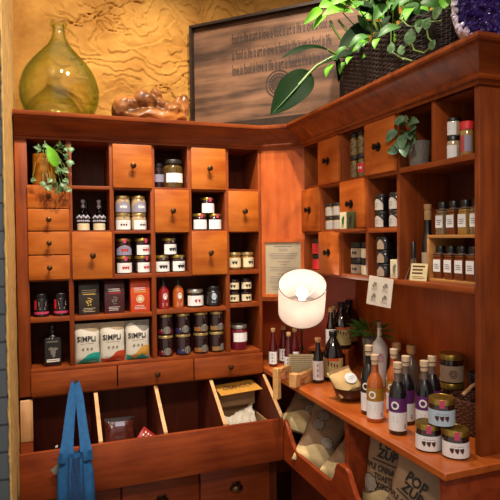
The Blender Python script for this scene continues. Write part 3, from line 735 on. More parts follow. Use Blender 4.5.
# cartons
def carton(mat, ink, em):
    def f(t):
        w, d, h = .041, .024, .150
        b = MB(); b.box(-w, w, -d, d, 0, h*.82, bev=.001)
        b.prism([(-w, -d, h*.82), (-w, d, h*.82), (-w, .002, h*.97), (-w, -.002, h*.97)], (2*w, 0, 0)); b.box(-w, w, -.0022, .0022, h*.965, h); b.build('carton_body', mat, t)
        y = -d-.0006
        for a_ in ((-.030, .030, .104, 2, .008, .0026, y, .15), (-.026, .026, .028, 3, .0065, .0016, y)): MB().bars(*a_).build('print', 'white_ink' if mat != 'box_brown' else 'cream_label', t, smooth=False)
        MB().bars(-.026, .026, .088, 1, .01, .004, y=y, jit=.1).build('print', ink, t, smooth=False)
        e = MB()
        if em == 'ring': e.disc(0, .056, .017, .017, y=y, hole=.8).disc(0, .056, .011, .011, y=y)
        else:
            for k in range(14): e.disc(.016*math.sin(k*2.4)*((k % 5+1)/5), .056+.016*math.cos(k*2.4)*((k % 5+1)/5), .0035, .0025, y=y, seg=8)
        e.build('emblem', 'cream_label' if em == 'ring' else ('gold_ink' if em == 'gold' else 'grey_ink'), t, smooth=False)
    return f
for x, mt, ink, em, lab in ((.163, 'box_brown', 'gold_ink', 'gold', 'dark brown gable top carton with gold print, first of three cartons'), (.2665, 'box_maroon', 'ink_red', 'grey', 'maroon gable top carton with red print between the brown and orange cartons'), (.374, 'box_orange', 'gold_ink', 'ring', 'orange gable top carton with round cream emblem')):
    make(mt, carton(mt, ink, em), 'carton', lab, 'carton', (x, .048, 1.189), .03, 'gable top cartons on the wide shelf')
# printed pouches
def pouch(cols, tall):
    def f(t):
        w, h, d = .104, .166, .040
        MB().pillow(w, h, d, 14, 20).build('pouch_body', 'bag_white', t)
        MB().bm.free()
        tp = MB(); n = 16
        for i in range(n):
            u0, u1 = -.5+i/n, -.5+(i+1)/n; tp.poly([(u0*w*.97, 0, h*.84-.006*math.sin(u0*6)*tall), (u1*w*.97, 0, h*.84-.006*math.sin(u1*6)*tall), (u1*w*.99, 0, h*.995), (u0*w*.99, 0, h*.995)])
        tp.subdiv(2).pillow_wrap(w, h, d).build('top_seal', 'bag_tan' if tall < 2 else 'grey_ink', t)
        for k, (mt, pr) in enumerate(cols):
            m = MB()
            for i in range(n):
                u0, u1 = -.5+i/n, -.5+(i+1)/n; m.poly([(u0*w*.95, 0, .003), (u1*w*.95, 0, .003), (u1*w*.95, 0, pr(u1)), (u0*w*.95, 0, pr(u0))])
            m.subdiv(2).pillow_wrap(w, h, d, .0010+.0008*k).build('mountain_print', mt, t)
        L = MB().text('SIMPLi', .030, -.004, .104, 0, .92, bold=.0008); bmesh.ops.triangulate(L.bm, faces=L.bm.faces[:]); L.pillow_wrap(w, h, d, .0022).build('lettering', 'ink', t, smooth=False)
        q = MB(); q.bars(-.030, .030, .086, 1, .01, .0016, jit=.1)
        for x in (-.018, 0, .016): q.disc(x, .064, .0045, .0045, seg=10)
        q.pillow_wrap(w, h, d, .0022).build('print', 'grey_ink', t, smooth=False)
    return f
mts = {'teal': [('teal', lambda u: .014+.036*max(0, u+.45)+.010*math.sin(u*5+1))], 'rust': [('rust', lambda u: .012+.045*max(0, u+.42)+.006*math.sin(u*9))],
       'ochre': [('ochre', lambda u: .022+.048*max(0, u+.4)+.008*math.sin(u*8)), ('teal', lambda u: .016+.008*math.sin(u*11))]}
for x, k, tl, lab, z in ((.153, 'teal', 1, 'pale paper pouch with black lettering and teal mountain print', .987), (.2555, 'rust', 1, 'pale paper pouch with black lettering and rust red mountain print', .987), (.360, 'ochre', 3, 'pale paper pouch with dark top and ochre and teal waves', .987)):
    make(k, pouch(mts[k], tl), 'grain_pouch', lab, 'pouch', (x, .028, z), .02, 'printed grain pouches on the bottom shelf')

# ------------------------------------------------------------------ right wall cabinet contents (labels face the room)
RZ = -PI/2+.35
def rj(key, b, name, label, y, z, x=1.125, rz=RZ, group=None, cat='jar'): return make(key, b, name, label, cat, (x, y, z), rz, group)
g = 'spice grinder jars stacked in the top row of the right cabinet'
SG = jar_b(.0185, .088, 'jeweltone', 'dark_lid', None, lid_h=.2, neck=.8)
SG2 = jar_b(.0185, .088, 'jeweltone', 'dark_lid', 'red_tin', (.2, .6), lid_h=.2, neck=.8, motif=m_blob('white_ink', .004, .01, 2, False))
rj('SG', SG, 'spice_jar', 'upper left tall jar of mixed spices between two upper drawers', -.492, 1.812, group=g)
rj('SG', SG, 'spice_jar', 'lower left tall jar of mixed spices between two upper drawers', -.492, 1.724, group=g)
rj('SG', SG, 'spice_jar', 'upper right tall jar of mixed spices, above the red labelled one', -.545, 1.812, group=g)
rj('SG2', SG2, 'spice_jar', 'lower right tall spice jar with red label between two upper drawers', -.545, 1.724, group=g)
g = 'white labelled jars stacked in the right cabinet'
WJ = jar_b(.0225, .0545, 'pale_fill', 'dark_lid', 'grey_label', (.06, .64), lid_h=.24, neck=.85, motif=m_lines('ink', .02, 3, .008, .002))
for lab, y, z in (('upper left white labelled dark lidded jar above the red tins, left of a drawer', -.312, 1.586), ('lower left white labelled dark lidded jar, on the shelf left of the green box', -.312, 1.530), ('upper right white labelled jar half hidden by the drawer edge', -.374, 1.586), ('lower right white labelled jar half hidden behind the pale green box', -.374, 1.530)):
    rj('WJ', WJ, 'preserve_jar', lab, y, z, 1.118, group=g)
def smallbox(body, face, ink):
    def f(t):
        MB().box(-.0155, .0155, -.009, .009, 0, .064, bev=.0008).build('carton_body', body, t)
        MB().poly([(-.0135, -.0094, .003), (.0135, -.0094, .003), (.0135, -.0094, .061), (-.0135, -.0094, .061)]).build('front_print', face, t)
        q = MB(); q.disc(0, .030, .006, .015, y=-.0099); q.disc(.004, .042, .004, .007, y=-.0099); q.bars(-.010, .010, .014, 2, .005, .0018, y=-.0099); q.build('print', ink, t, smooth=False)
    return f
make('sb1', smallbox('cream_label', 'cream_label', 'leaf_mid'), 'small_carton', 'small cream carton with green print standing in front of the middle drawer', 'carton', (1.069, -.503, 1.530), RZ)
make('sb2', smallbox('box_green', 'box_green', 'ink'), 'small_carton', 'small dark green carton standing in front of the middle drawer', 'carton', (1.069, -.556, 1.530), RZ)
make('sb3', smallbox('cream_label', 'cream_label', 'grey_ink'), 'small_carton', 'small cream carton tucked right of the three stacked dark tins', 'carton', (1.118, -.757, 1.357), RZ)
g = 'dark jars with white arched labels in two stacks'
DJ = jar_b(.0235, .060, 'black_glass', 'dark_lid', 'grey_label', (.06, .72), lid_h=.2, spread=.95, arch=True, motif=m_lines('ink', .014, 2, .009, .0016))
for lab, y, z in (('upper left dark jar with arched white label, left of the large compartment', -.672, 1.590), ('lower left dark jar with arched white label above the stacked tins', -.672, 1.530), ('upper right dark jar with arched white label half hidden by the divider', -.757, 1.590), ('lower right dark jar with arched white label half hidden by the divider', -.757, 1.530)):
    rj('DJ', DJ, 'preserve_jar', lab, y, z, 1.122, RZ-.15, g)
g = 'red labelled dark jars behind the lamp'
RJ = jar_b(.029, .068, 'jam_dark', 'dark_lid', 'red_tin', (.06, .70), lid_h=.24, motif=m_lines('ink', .022, 2, .012, .003))
rj('RJ', RJ, 'red_jar', 'upper jar with red label stacked in the cubbyhole behind the lamp', -.190, 1.425, 1.125, RZ+.1, g)
rj('RJ', RJ, 'red_jar', 'lower jar with red label in the cubbyhole behind the lamp', -.190, 1.357, 1.125, RZ+.1, g)
rj('RJ', RJ, 'red_jar', 'jar with red label half hidden by the drawer edge behind the lamp', -.243, 1.357, 1.135, RZ+.1, g)
g = 'squat tins with grey labels in two stacks'
TJ = jar_b(.030, .062, 'dark_lid', 'dark_lid', 'kraft_label', (.04, .60), lid_h=.34, neck=.72, motif=m_blob('ink', .005, .012, 2, False))
TW = jar_b(.030, .062, 'dark_lid', 'dark_lid', 'cream_label', (.04, .60), lid_h=.34, neck=.72)
rj('TJ', TJ, 'squat_jar', 'upper squat dark lidded jar with grey label right of the lowest drawer', -.506, 1.419, 1.13, group=g)
rj('TJ', TJ, 'squat_jar', 'lower squat dark lidded jar with grey label right of the lowest drawer', -.506, 1.357, 1.13, group=g)
rj('TW', TW, 'squat_jar', 'upper squat jar with cream label half hidden by the divider', -.580, 1.419, 1.13, group=g)
rj('TW', TW, 'squat_jar', 'lower squat jar with cream label half hidden by the divider', -.580, 1.357, 1.13, group=g)
g = 'black tins stacked three high'
BT = jar_b(.031, .0475, 'black_glass', 'black', 'kraft_label', (.08, .80), lid_h=.2, spread=.45, arch=True)
for k, lab in enumerate(('bottom black tin of the stack above the taped paper notice', 'middle black tin of the stack above the taped paper notice', 'top black tin of the stack above the taped paper notice')):
    rj('BT', BT, 'black_tin', lab, -.684, 1.357+.0475*k, 1.126, RZ+.05, g, 'tin')
for k, lab in enumerate(('bottom black tin at the back behind the stack of three', 'upper black tin at the back behind the stack of three')):
    rj('BT', BT, 'black_tin', lab, -.735, 1.357+.0475*k, 1.200, RZ-.55, g, 'tin')
# top right corner: two white jars, red spice jar
WT = jar_b(.024, .0545, 'pale_fill', 'dark_lid', 'white_label', (.04, .76), lid_h=.2, motif=m_lines('grey_ink', .02, 3, .008, .0016))
rj('WT', WT, 'preserve_jar', 'upper white labelled jar with clear lid left of the red capped spice jar', -.990, 1.7995, 1.16, RZ-.35)
rj('WT2', jar_b(.0255, .0755, 'pale_fill', 'black', 'white_label', (.04, .62), lid_h=.2, motif=m_lines('grey_ink', .02, 3, .008, .0016)), 'preserve_jar', 'lower white labelled jar with black lid left of the red capped spice jar', -.990, 1.724, 1.16, RZ-.35)
def red_sp(t):
    MB().lathe([(.0165, 0), (.0185, .003), (.0185, .074), (.0165, .080)]).build('jar_body', 'spice_ochre', t)
    MB().lathe([(.0185, .079), (.0195, .080), (.0195, .101), (.018, .103), (0, .103)]).build('cap', 'red_tin', t)
    MB().band(.0192, .016, .062, -1.5, .5).build('label', plain('rosy_label', 'b04848', .5), t)
    MB().band(.0192, .016, .062, .5, 1.5).build('label', 'lilac_label', t)
make('rsp', red_sp, 'spice_jar', 'spice jar with red cap and red label at the right end of the top shelf', 'jar', (1.14, -1.070, 1.724), RZ-.4)
# box of square spice bottles
BX = (1.21, -1.03, 1.357)
sbx = thing('wooden_box', 'open fronted pale wooden box holding square spice bottles in the large compartment', 'box', BX)
for nm, b in (('top_board', (1.132, 1.28, -1.150, -.902, 1.493, 1.503)), ('bottom_board', (1.132, 1.28, -1.150, -.902, 1.357, 1.366)), ('side_board', (1.132, 1.28, -.912, -.902, 1.366, 1.493)), ('side_board', (1.132, 1.28, -1.150, -1.140, 1.366, 1.493)), ('back_board', (1.272, 1.28, -1.140, -.912, 1.366, 1.493))):
    MB().box(*b, bev=.001).build(nm, 'crate' if nm != 'back_board' else 'inner', sbx, BX)
def spb(fill):
    def f(t):
        MB().box(-.0165, .0165, -.0165, .0165, 0, .066, bev=.004).box(-.0158, .0158, -.0158, .0158, .064, .076, bev=.006).build('bottle_body', fill, t)
        MB().box(-.0162, .0162, -.0162, .0162, .0755, .079, bev=.0015).lathe([(.0115, .078), (.0115, .086)], 16).build('bottle_neck', 'neck_glass', t)
        MB().lathe([(.0135, .083), (.0145, .084), (.0145, .100), (.0135, .102), (0, .102)], 20).build('cap', 'black', t)
        lb = MB().poly([(-.0145, -.0169, .022), (.0145, -.0169, .022), (.0145, -.0169, .060), (-.0145, -.0169, .060)]).build('label', 'white_label', t)
        MB().bars(-.011, .011, .046, 3, .006, .0016, y=-.0174).build('print', 'ink', lb, smooth=False)
    return f
g = 'square spice bottles on and in the wooden box'
for k, (y, fl, d) in enumerate(((-.944, 'spice_speck', 'speckled grey spice'), (-.992, 'spice_brown', 'brown spice'), (-1.042, 'spice_ochre', 'ochre spice'), (-1.090, 'spice_speck', 'speckled spice'))):
    make('sp'+fl, spb(fl), 'spice_bottle', '%s square spice bottle of %s standing on top of the wooden box' % (['first', 'second', 'third', 'last'][k], d), 'bottle', (1.160, y, 1.503), RZ-.25, g)
for k, y in enumerate((-.930, -.978, -1.025, -1.072)):
    make('spspice_brown', spb('spice_brown'), 'spice_bottle', '%s square bottle of brown spice standing inside the wooden box' % ['leftmost', 'second', 'third', 'rightmost'][k], 'bottle', (1.162, y, 1.366), RZ-.25, g)
def corkb(t):
    MB().lathe([(.016, 0), (.019, .004), (.019, .12), (.016, .14), (.011, .155), (.010, .20)]).build('bottle_body', 'black_glass', t)
    MB().lathe([(.011, .195), (.0115, .205), (.0115, .222), (.0095, .226), (.0125, .230), (.0125, .246), (0, .247)], 20).build('stopper', 'cork', t)
    MB().band(.0196, .03, .09, -1.2, 1.2).build('label', 'kraft_label', t)
make('corkb', corkb, 'dark_bottle', 'dark bottle with wooden stopper left of the wooden spice box', 'bottle', (1.165, -.866, 1.357), RZ)
def funnel(t):
    for k in range(9):
        a = 2*PI*k/9; MB().tube([(.006*math.cos(a), .006*math.sin(a), .075), (.009*math.cos(a), .009*math.sin(a), .05), (.028*math.cos(a), .028*math.sin(a), .001)], .0011, 6).build('wire', 'silver', t)
    MB().lathe([(.0075, .07), (.0075, .12), (.004, .125), (0, .125)], 14).build('handle', 'black', t)
make('fun', funnel, 'wire_whisk', 'small wire whisk standing upright behind the recipe card', 'whisk', (1.122, -.848, 1.357), 0)
def recipe(t):
    b = MB().box(-.030, .030, -.0008, .0008, 0, .056); b.build('card', 'recipe', t)
    MB().bars(-.026, .026, .049, 3, .011, .005, y=-.0014, jit=.25).bars(-.024, .024, .014, 2, .005, .0014, y=-.0014).build('print', 'ink_brown', t, smooth=False)
rc = make('recipe', recipe, 'recipe_card', 'small cream card with brown writing leaning at the left of the wooden spice box', 'card', (1.108, -.888, 1.3575), RZ); rc.rotation_euler = (-.22, .0, RZ)
# grey pot plant
def gpot(t):
    MB().lathe([(.026, 0), (.030, .002), (.036, .075), (.037, .080), (.0345, .080), (.033, .070), (0, .068)], 28).build('pot', 'pot_grey', t)
    MB().lathe([(.0325, .066), (.02, .073), (0, .075)]).build('soil', 'soil', t)
    lf = MB(); st = MB(); o = Vector((1.135, -.862, 1.724))
    ir = Matrix.Rotation(0, 4, 'Z')
    for a, b in (((1.095, -.835, 1.865), (1.062, -.908, 1.862)), ((1.090, -.814, 1.849), (1.065, -.781, 1.812)), ((1.088, -.834, 1.781), (1.064, -.788, 1.780)), ((1.092, -.866, 1.855), (1.068, -.951, 1.845)), ((1.085, -.850, 1.830), (1.066, -.870, 1.770)), ((1.09, -.880, 1.829), (1.070, -.935, 1.832)), ((1.083, -.862, 1.792), (1.066, -.884, 1.748)), ((1.09, -.890, 1.787), (1.070, -.935, 1.789)), ((1.088, -.838, 1.815), (1.064, -.856, 1.776)), ((1.095, -.856, 1.867), (1.068, -.820, 1.873)), ((1.10, -.87, 1.84), (1.075, -.90, 1.80))):
        a, b = Vector(a)-o, Vector(b)-o; lf.leaf(a, b, .036, (-.8, -.5, .3), .12, .25, 7)
        st.tube([(0, 0, .07), (a.x*.5, a.y*.5, max(.10, a.z*.9)), a], .0016, 6)
    lf.build('foliage', 'leaf_grey', t); st.build('stems', 'stem', t)
make('gpot', gpot, 'potted_plant', 'leafy plant in a dimpled grey pot spilling from the top right cubbyhole', 'plant', (1.135, -.862, 1.724), 0)
# paper sheet taped under the shelf edge
sh = thing('paper_notice', 'pale paper sheet with four little pictures hanging from the shelf edge', 'notice', (1.083, -.722, 1.31))
o = Vector((1.083, -.722, 1.31))
MB().prism([(1.0830, -.650, 1.362), (1.0800, -.798, 1.357), (1.0740, -.788, 1.259), (1.0775, -.636, 1.259)], (.0006, 0, 0)).build('sheet', 'sheet', sh, o)
q = MB()
for (cy, cz) in ((-.690, 1.332), (-.755, 1.331), (-.685, 1.292), (-.752, 1.291)):
    e = MB()
    for k in range(6): e.disc(-cy*1+.010*math.sin(k*2.1)-(-cy)*0, cz+.005*math.cos(k*1.7), .005, .004, seg=8)
    e.bars(-cy-.022, -cy+.022, cz-.013, 2, .005, .0014)
    for v in e.bm.verts: v.co = Vector((1.0825-(1.362-v.co.z)*.055-(v.co.x-.65)*.02-.0022, -v.co.x, v.co.z))
    e.build('picture', 'grey_ink', sh, o, smooth=False)
# framed notice on the diagonal panel
fo = diag(DL/2, 0, 1.227)+Vector((0, 0, .011))
fn = thing('framed_notice', 'cream printed notice in a light wooden frame on the diagonal corner panel', 'notice', fo)
def dpr(mb, s0, s1, z0, z1, o0, th, name, mat, par):
    z0, z1 = z0+.011, z1+.011
    return mb.prism([diag(s0, o0, z0), diag(s1, o0, z0), diag(s1, o0, z1), diag(s0, o0, z1)], nn*th).build(name, mat, par, fo)
for a in ((.002, .018, 1.218, 1.482), (DL-.018, DL-.002, 1.218, 1.482)): dpr(MB(), *a, .0006, .010, 'frame_side', 'front_z', fn)
for a in ((.018, DL-.018, 1.468, 1.482), (.018, DL-.018, 1.218, 1.232)): dpr(MB(), *a, .0006, .010, 'frame_rail', 'front_z', fn)
nb = dpr(MB(), .018, DL-.018, 1.232, 1.468, .0006, .003, 'notice_sheet', 'notice', fn)
q = MB(); zz = 1.463; random.seed(4)
for n, w, th in ((1, .10, .005), (2, .05, .003), (4, .14, .0022), (1, .07, .004), (1, .03, .003), (3, .14, .0022), (1, .06, .004), (5, .14, .0022), (3, .12, .0022)):
    for k in range(n):
        ww = w*(.75+.25*random.random()); c = DL/2+.002*random.random()
        q.poly([diag(c-ww/2, .0042, zz), diag(c+ww/2, .0042, zz), diag(c+ww/2, .0042, zz-th), diag(c-ww/2, .0042, zz-th)]); zz -= .0075
    zz -= .006
q.build('print', 'grey_ink', nb, fo, smooth=False)

# ------------------------------------------------------------------ on top of the cabinets
def demi(t):
    pr = [(0, .004), (.06, .002), (.085, .004), (.118, .022), (.148, .065), (.158, .115), (.153, .160), (.135, .208), (.104, .252), (.068, .292), (.043, .322), (.030, .348), (.0245, .375), (.0235, .400)]
    inn = [(r-.0035 if r > .004 else 0, z+(.006 if i < 3 else 0)) for i, (r, z) in enumerate(pr)][::-1]
    sp = []
    def cr(P):
        out = []
        for i in range(len(P)-1):
            p0, p1, p2, p3 = P[max(i-1, 0)], P[i], P[i+1], P[min(i+2, len(P)-1)]
            for k in range(4):
                u = k/4; out.append(tuple(max(0, .5*(2*p1[j]+(p2[j]-p0[j])*u+(2*p0[j]-5*p1[j]+4*p2[j]-p3[j])*u*u+(3*p1[j]-p0[j]-3*p2[j]+p3[j])*u**3)) for j in (0, 1)))
        return out+[P[-1]]
    MB().lathe(cr(pr)+cr(inn), 64, cap=False).build('bottle_body', 'demi', t, angle=60)
    MB().lathe([(.0240, .392), (.030, .394), (.0325, .400), (.0325, .409), (.030, .414), (.0245, .416), (.0215, .412), (.0215, .392)], 40, cap=False).build('lip', 'demi', t, angle=60)
dm = make('demi', demi, 'demijohn', 'large round olive green glass demijohn standing on the left end of the cabinet', 'bottle', (.066, .085, 1.991), 0)
dm['label'] = 'large round olive green glass demijohn standing on top of the left cabinet end'
# root carving
rt = MB()
def blob(x, y, z, a, b, c, rot=0):
    t = bmesh.new(); bmesh.ops.create_icosphere(t, subdivisions=3, radius=1)
    t.transform(Matrix.Translation((x, y, z)) @ Matrix.Rotation(rot, 4, 'Y') @ Matrix.Diagonal((a, b, c, 1)))
    for v in t.verts: v.co += noise.noise_vector(v.co*16)*.013+noise.noise_vector(v.co*55)*.009
    rt.merge(t)
for a in ((0, 0, .035, .165, .06, .034, 0), (-.135, -.01, .060, .036, .035, .046, .5), (-.09, 0, .075, .04, .035, .030, -.4), (-.03, -.01, .090, .055, .04, .036, .2), (.045, .0, .078, .045, .035, .022, .4), (.02, .0, .122, .032, .022, .022, .3), (.13, .01, .070, .045, .035, .050, -.3), (.155, .01, .100, .022, .02, .032, -.5), (.09, -.01, .060, .05, .04, .026, 0)): blob(*a)
ro = rt.build('root_carving', 'root'); ro.location = (.445, .06, 1.991); ro.scale = (.98, 1, 1.2); tag(ro, 'gnarled polished root wood piece lying beside the demijohn and the engraved sign', 'driftwood')
md = ro.modifiers.new('remesh', 'REMESH'); md.mode = 'VOXEL'; md.voxel_size = .0045; md.use_smooth_shade = True
# engraved walnut sign
sd = Vector((1, -1, 0)).normalized(); sn = Vector((-1, -1, 0)).normalized(); s0 = Vector((.676, .242, 1.991)); SL, SH = .84, .525
sg = thing('wooden_sign', 'large walnut sign with engraved lines of text in a dark frame standing across the corner', 'sign', s0+sd*SL/2)
def spt(s, z, o=0): return s0+sd*s+sn*o+Vector((0, 0, z))
def sbox(a, b, z0, z1, o0, o1, name, mat, par=sg): return MB().prism([spt(a, z0, o0), spt(b, z0, o0), spt(b, z1, o0), spt(a, z1, o0)], sn*(o1-o0)).build(name, mat, par, s0+sd*SL/2)
fc = MB().prism([Vector((-SL/2+.012, 0, .05)), Vector((SL/2-.012, 0, .05)), Vector((SL/2-.012, 0, SH-.012)), Vector((-SL/2+.012, 0, SH-.012))], (0, .012, 0)).build('board', 'walnut', sg)
fc.rotation_euler = (0, 0, -PI/4)
for a in ((0, .012, 0, SH, -.012, .026), (SL-.012, SL, 0, SH, -.012, .026)): sbox(*a, 'frame_side', 'ebony')
for a in ((.012, SL-.012, SH-.012, SH, -.012, .026), (.012, SL-.012, 0, .05, -.012, .012)): sbox(*a, 'frame_rail', 'ebony')
ph = 'food is life is art is love is food is art is life is love is food is '
rows = [('food is life is art is love is food is art is life is love is food is', .431), ('is food is life is art is love is food is life is art is food is life', .356), ('love is food is love is life is art is food is life is love is art', .286)]
for sx_, z in rows:
    q = MB().text(sx_, .068, 0, z, -.0015, 1, 0, 'LEFT', .0012); x1 = max(v.co.x for v in q.bm.verts)
    for v in q.bm.verts: v.co.x = -.205+v.co.x*.475/x1
    q.build('lettering', 'engrave', fc, smooth=False)
q = MB(); cx, cz = .024, .200
q.disc(cx, cz, .062, .062, y=-.0015, hole=.90, seg=40); q.disc(cx, cz, .048, .048, y=-.0015, hole=.88, seg=32)
for k in range(18):
    a = 2*PI*k/18; q.disc(cx+.031*math.cos(a), cz+.031*math.sin(a), .0065, .0045, y=-.0016, seg=8)
    q.poly([(cx+.012*math.cos(a-.1), -.0015, cz+.012*math.sin(a-.1)), (cx+.042*math.cos(a-.05), -.0015, cz+.042*math.sin(a-.05)), (cx+.042*math.cos(a+.07), -.0015, cz+.042*math.sin(a+.07)), (cx+.012*math.cos(a+.1), -.0015, cz+.012*math.sin(a+.1))])
q.disc(cx, cz, .010, .010, y=-.0017); q.build('emblem', 'engrave', fc, smooth=False)
# big plant in long wicker basket
def weave(t, name, mat, a, b, z0, z1, rows, n, amp, r, pw=3.0, flare=.0, parent=None):
    """woven basket wall: strands running over and under upright stakes"""
    w = MB()
    def pt(th, k, z):
        c, s = math.cos(th), math.sin(th); f = (abs(c)**pw+abs(s)**pw)**(-1/pw); g = 1+flare*(z-z0)/(z1-z0)
        return Vector((f*c*(a*g+k), f*s*(b*g+k), z))
    for j in range(rows):
        z = z0+(z1-z0)*(j+.5)/rows
        w.tube([pt(2*PI*i/(2*n), amp*(1 if (i+j) % 2 else -1), z+.0015*math.sin(i*1.7+j)) for i in range(2*n)], r, 5, True)
    o = w.build(name, mat, t if parent is None else parent)
    s = MB()
    for i in range(2*n):
        th = 2*PI*i/(2*n); s.tube([pt(th, 0, z0), pt(th, 0, z1)], r*.8, 5)
    s.build('stakes', mat, o)
    return o
PL = (1.175, -.76, 1.991)
bplant = thing('potted_plant', 'large leafy green plant in a long dark wicker basket on top of the right cabinet', 'plant', PL)
bk = weave(bplant, 'basket', 'wicker', .135, .285, .004, .165, 22, 46, .003, .0042, 3.5, .04)
lin_ = MB().prism([(x, y, .003) for x, y in ((-.118, -.265), (.118, -.265), (.118, .265), (-.118, .265))], (0, 0, .14)); lin_.build('soil', 'soil', bplant)
O3 = Vector(PL); C0 = Vector((0, -2.315, 1.5))
lb, ld, stm = MB(), MB(), MB()
LV = [((1.051,-.420,2.234),(.840,-.420,2.174),.030,'m'),((1.009,-.450,2.380),(.928,-.450,2.305),.034,'b'),((1.027,-.450,2.356),(.970,-.450,2.291),.032,'b'),((1.111,-.450,2.417),(.992,-.450,2.378),.070,'b'),((1.103,-.500,2.365),(.982,-.500,2.327),.050,'b'),((1.112,-.5,2.427),(1.016,-.5,2.369),.06,'b'),((1.060,-.5,2.405),(1.147,-.5,2.364),.06,'b'),((1.072,-.55,2.356),(1.176,-.55,2.341),.04,'b'),((1.020,-.55,2.189),(1.239,-.55,2.304),.075,'d'),((1.117,-.6,2.230),(1.048,-.6,2.118),.045,'b'),((1.040,-.5,2.185),(1.048,-.5,2.084),.026,'m'),((1.089,-.45,2.468),(1.010,-.45,2.403),.06,'b'),((1.105,-.6,2.391),(1.191,-.6,2.345),.045,'b'),((1.199,-.65,2.370),(1.101,-.65,2.285),.04,'m'),((1.122,-.7,2.341),(1.218,-.7,2.295),.04,'b'),((1.147,-.75,2.239),(1.247,-.75,2.307),.036,'b'),((1.171,-.8,2.316),(1.274,-.8,2.284),.036,'m')]
for i, (a, b, w_, k) in enumerate(LV):
    tgt = ld if k in 'dm' else lb
    tgt.leaf(Vector(a)-O3, Vector(b)-O3, w_, (-.36+.3*math.sin(i*2), -.85, .35+.2*math.cos(i*3)), .14, .28, 10, .008)
for pts_ in (((.995,-.52,2.196),(1.025,-.52,2.184),(1.09,-.53,2.19)),((1.017,-.5,2.313),(1.038,-.5,2.275),(1.068,-.51,2.234),(1.12,-.55,2.17)),((1.051,-.5,2.321),(1.081,-.51,2.280),(1.12,-.55,2.17)),((1.247,-.52,2.416),(1.223,-.53,2.317),(1.186,-.55,2.16)),((1.215,-.52,2.43),(1.232,-.54,2.318),(1.245,-.56,2.15)),((1.279,-.52,2.401),(1.26,-.55,2.34),(1.20,-.6,2.16)),((1.10,-.6,2.39),(1.13,-.62,2.28),(1.17,-.64,2.16)),((1.2,-.65,2.4),(1.19,-.66,2.28),(1.18,-.68,2.16)),((1.15,-.75,2.36),(1.17,-.74,2.26),(1.18,-.72,2.16))):
    stm.tube([Vector(p)-O3 for p in pts_], .0048, 7)
random.seed(11)
sm = MB()
for i in range(95):
    y = random.uniform(-1.0, -.50); x = random.uniform(1.06, 1.29); z = random.uniform(2.19, 2.36)+(.05 if y > -.8 else -.02)
    p = Vector((x, y, z)); d = Vector((random.uniform(-1, .5), random.uniform(-1, .8), random.uniform(-.7, .6))).normalized()
    L_ = random.uniform(.06, .11); tgt = (lb, sm, ld, sm)[i % 4]
    tgt.leaf(p-O3, p+d*L_-O3, L_*random.uniform(.38, .55), (-.4+random.uniform(-.5, .5), -.7, .5+random.uniform(-.3, .5)), .15, .25, 6)
    if i % 3 == 0: stm.tube([p-O3, (p-O3)*.6+Vector((random.uniform(-.05, .05), random.uniform(-.15, .15), .165))*.4, Vector(((x-PL[0])*.5, (y-PL[1])*.7, .165))], .0022, 5)
for k in range(20):
    y = -.47-.53*k/19; p = Vector((1.045+.02*math.sin(k*3), y, 2.165+.03*math.sin(k*1.9))); d = Vector((-.55+.3*math.sin(k*2.3), -.35*math.sin(k*1.1), -.55-.4*math.cos(k*1.7))).normalized(); L_ = .065+.015*math.sin(k*4)
    (lb, sm, ld)[k % 3].leaf(p-O3, p+d*L_-O3, L_*.5, (-.8, -.45, .4), .15, .25, 6)
lb.build('bright_foliage', 'leaf', bplant); ld.build('dark_foliage', 'leaf_dark', bplant); sm.build('small_foliage', 'leaf_mid', bplant); stm.build('stems', 'stem', bplant)
bl = MB()
bl.leaf(Vector((.958, -.45, 2.131))-O3, Vector((.790, -.45, 1.955))-O3, .118, (-.25, -.95, .22), .06, .16, 20, .016, .75)
bg = bl.build('hanging_leaf', 'leaf_dark', bplant)
MB().tube([Vector(p)-O3 for p in ((.93, -.460, 2.102), (.88, -.472, 2.052), (.83, -.467, 1.998), (.80, -.455, 1.966))], [.004, .003, .002, .001], 6).build('midrib', 'leaf_mid', bg); bg['label'] = 'large dark glossy leaf hanging down at the left'
MB().tube([Vector(p)-O3 for p in ((.90, -.462, 2.072), (.945, -.455, 2.12), (.978, -.46, 2.153), (1.033, -.48, 2.185), (1.089, -.53, 2.18), (1.13, -.58, 2.15))], .0055, 8).build('leaf_stalk', 'stem', bg)
vn = MB(); vl = MB()
for pts_ in (((1.07,-.877,2.18),(1.02,-.877,2.144),(1.02,-.877,2.097),(1.02,-.887,2.069),(1.02,-.937,2.038),(1.02,-.980,2.016)),((1.06,-.9,2.2),(1.02,-.923,2.163),(1.02,-.962,2.125),(1.02,-1.017,2.099),(1.02,-1.06,2.10),(1.02,-1.106,2.086)),((1.02,-.942,2.031),(1.01,-.897,2.066),(1.02,-.937,2.062),(1.02,-.980,2.083)),((1.02,-.976,2.073),(1.02,-.989,2.045),(1.02,-1.034,2.022),(1.02,-1.073,2.032)),((1.02,-1.047,2.082),(1.02,-1.052,2.059),(1.02,-1.073,2.037))):
    vn.tube([Vector(p)-O3 for p in pts_], .0022, 6)
for c, L_, dx, dz in (((1.018,-.976,2.088),.050,.2,1),((1.018,-1.052,2.098),.034,.5,.8),((1.018,-1.094,2.112),.042,1,.4),((1.018,-1.073,2.032),.030,.6,.7),((1.018,-.932,2.064),.034,-.2,1),((1.018,-1.021,2.103),.03,.5,.6),((1.018,-.882,2.086),.036,.1,1)):
    p = Vector(c)-O3; d = Vector((.05, -dx, dz)).normalized()*L_*.5; vl.leaf(p-d, p+d, L_*.72, (-.8, -.6, .15), .05, .15, 8)
v_ = vn.build('trailing_vine', 'stem', bplant); vl.build('vine_leaves', 'leaf_var', v_)
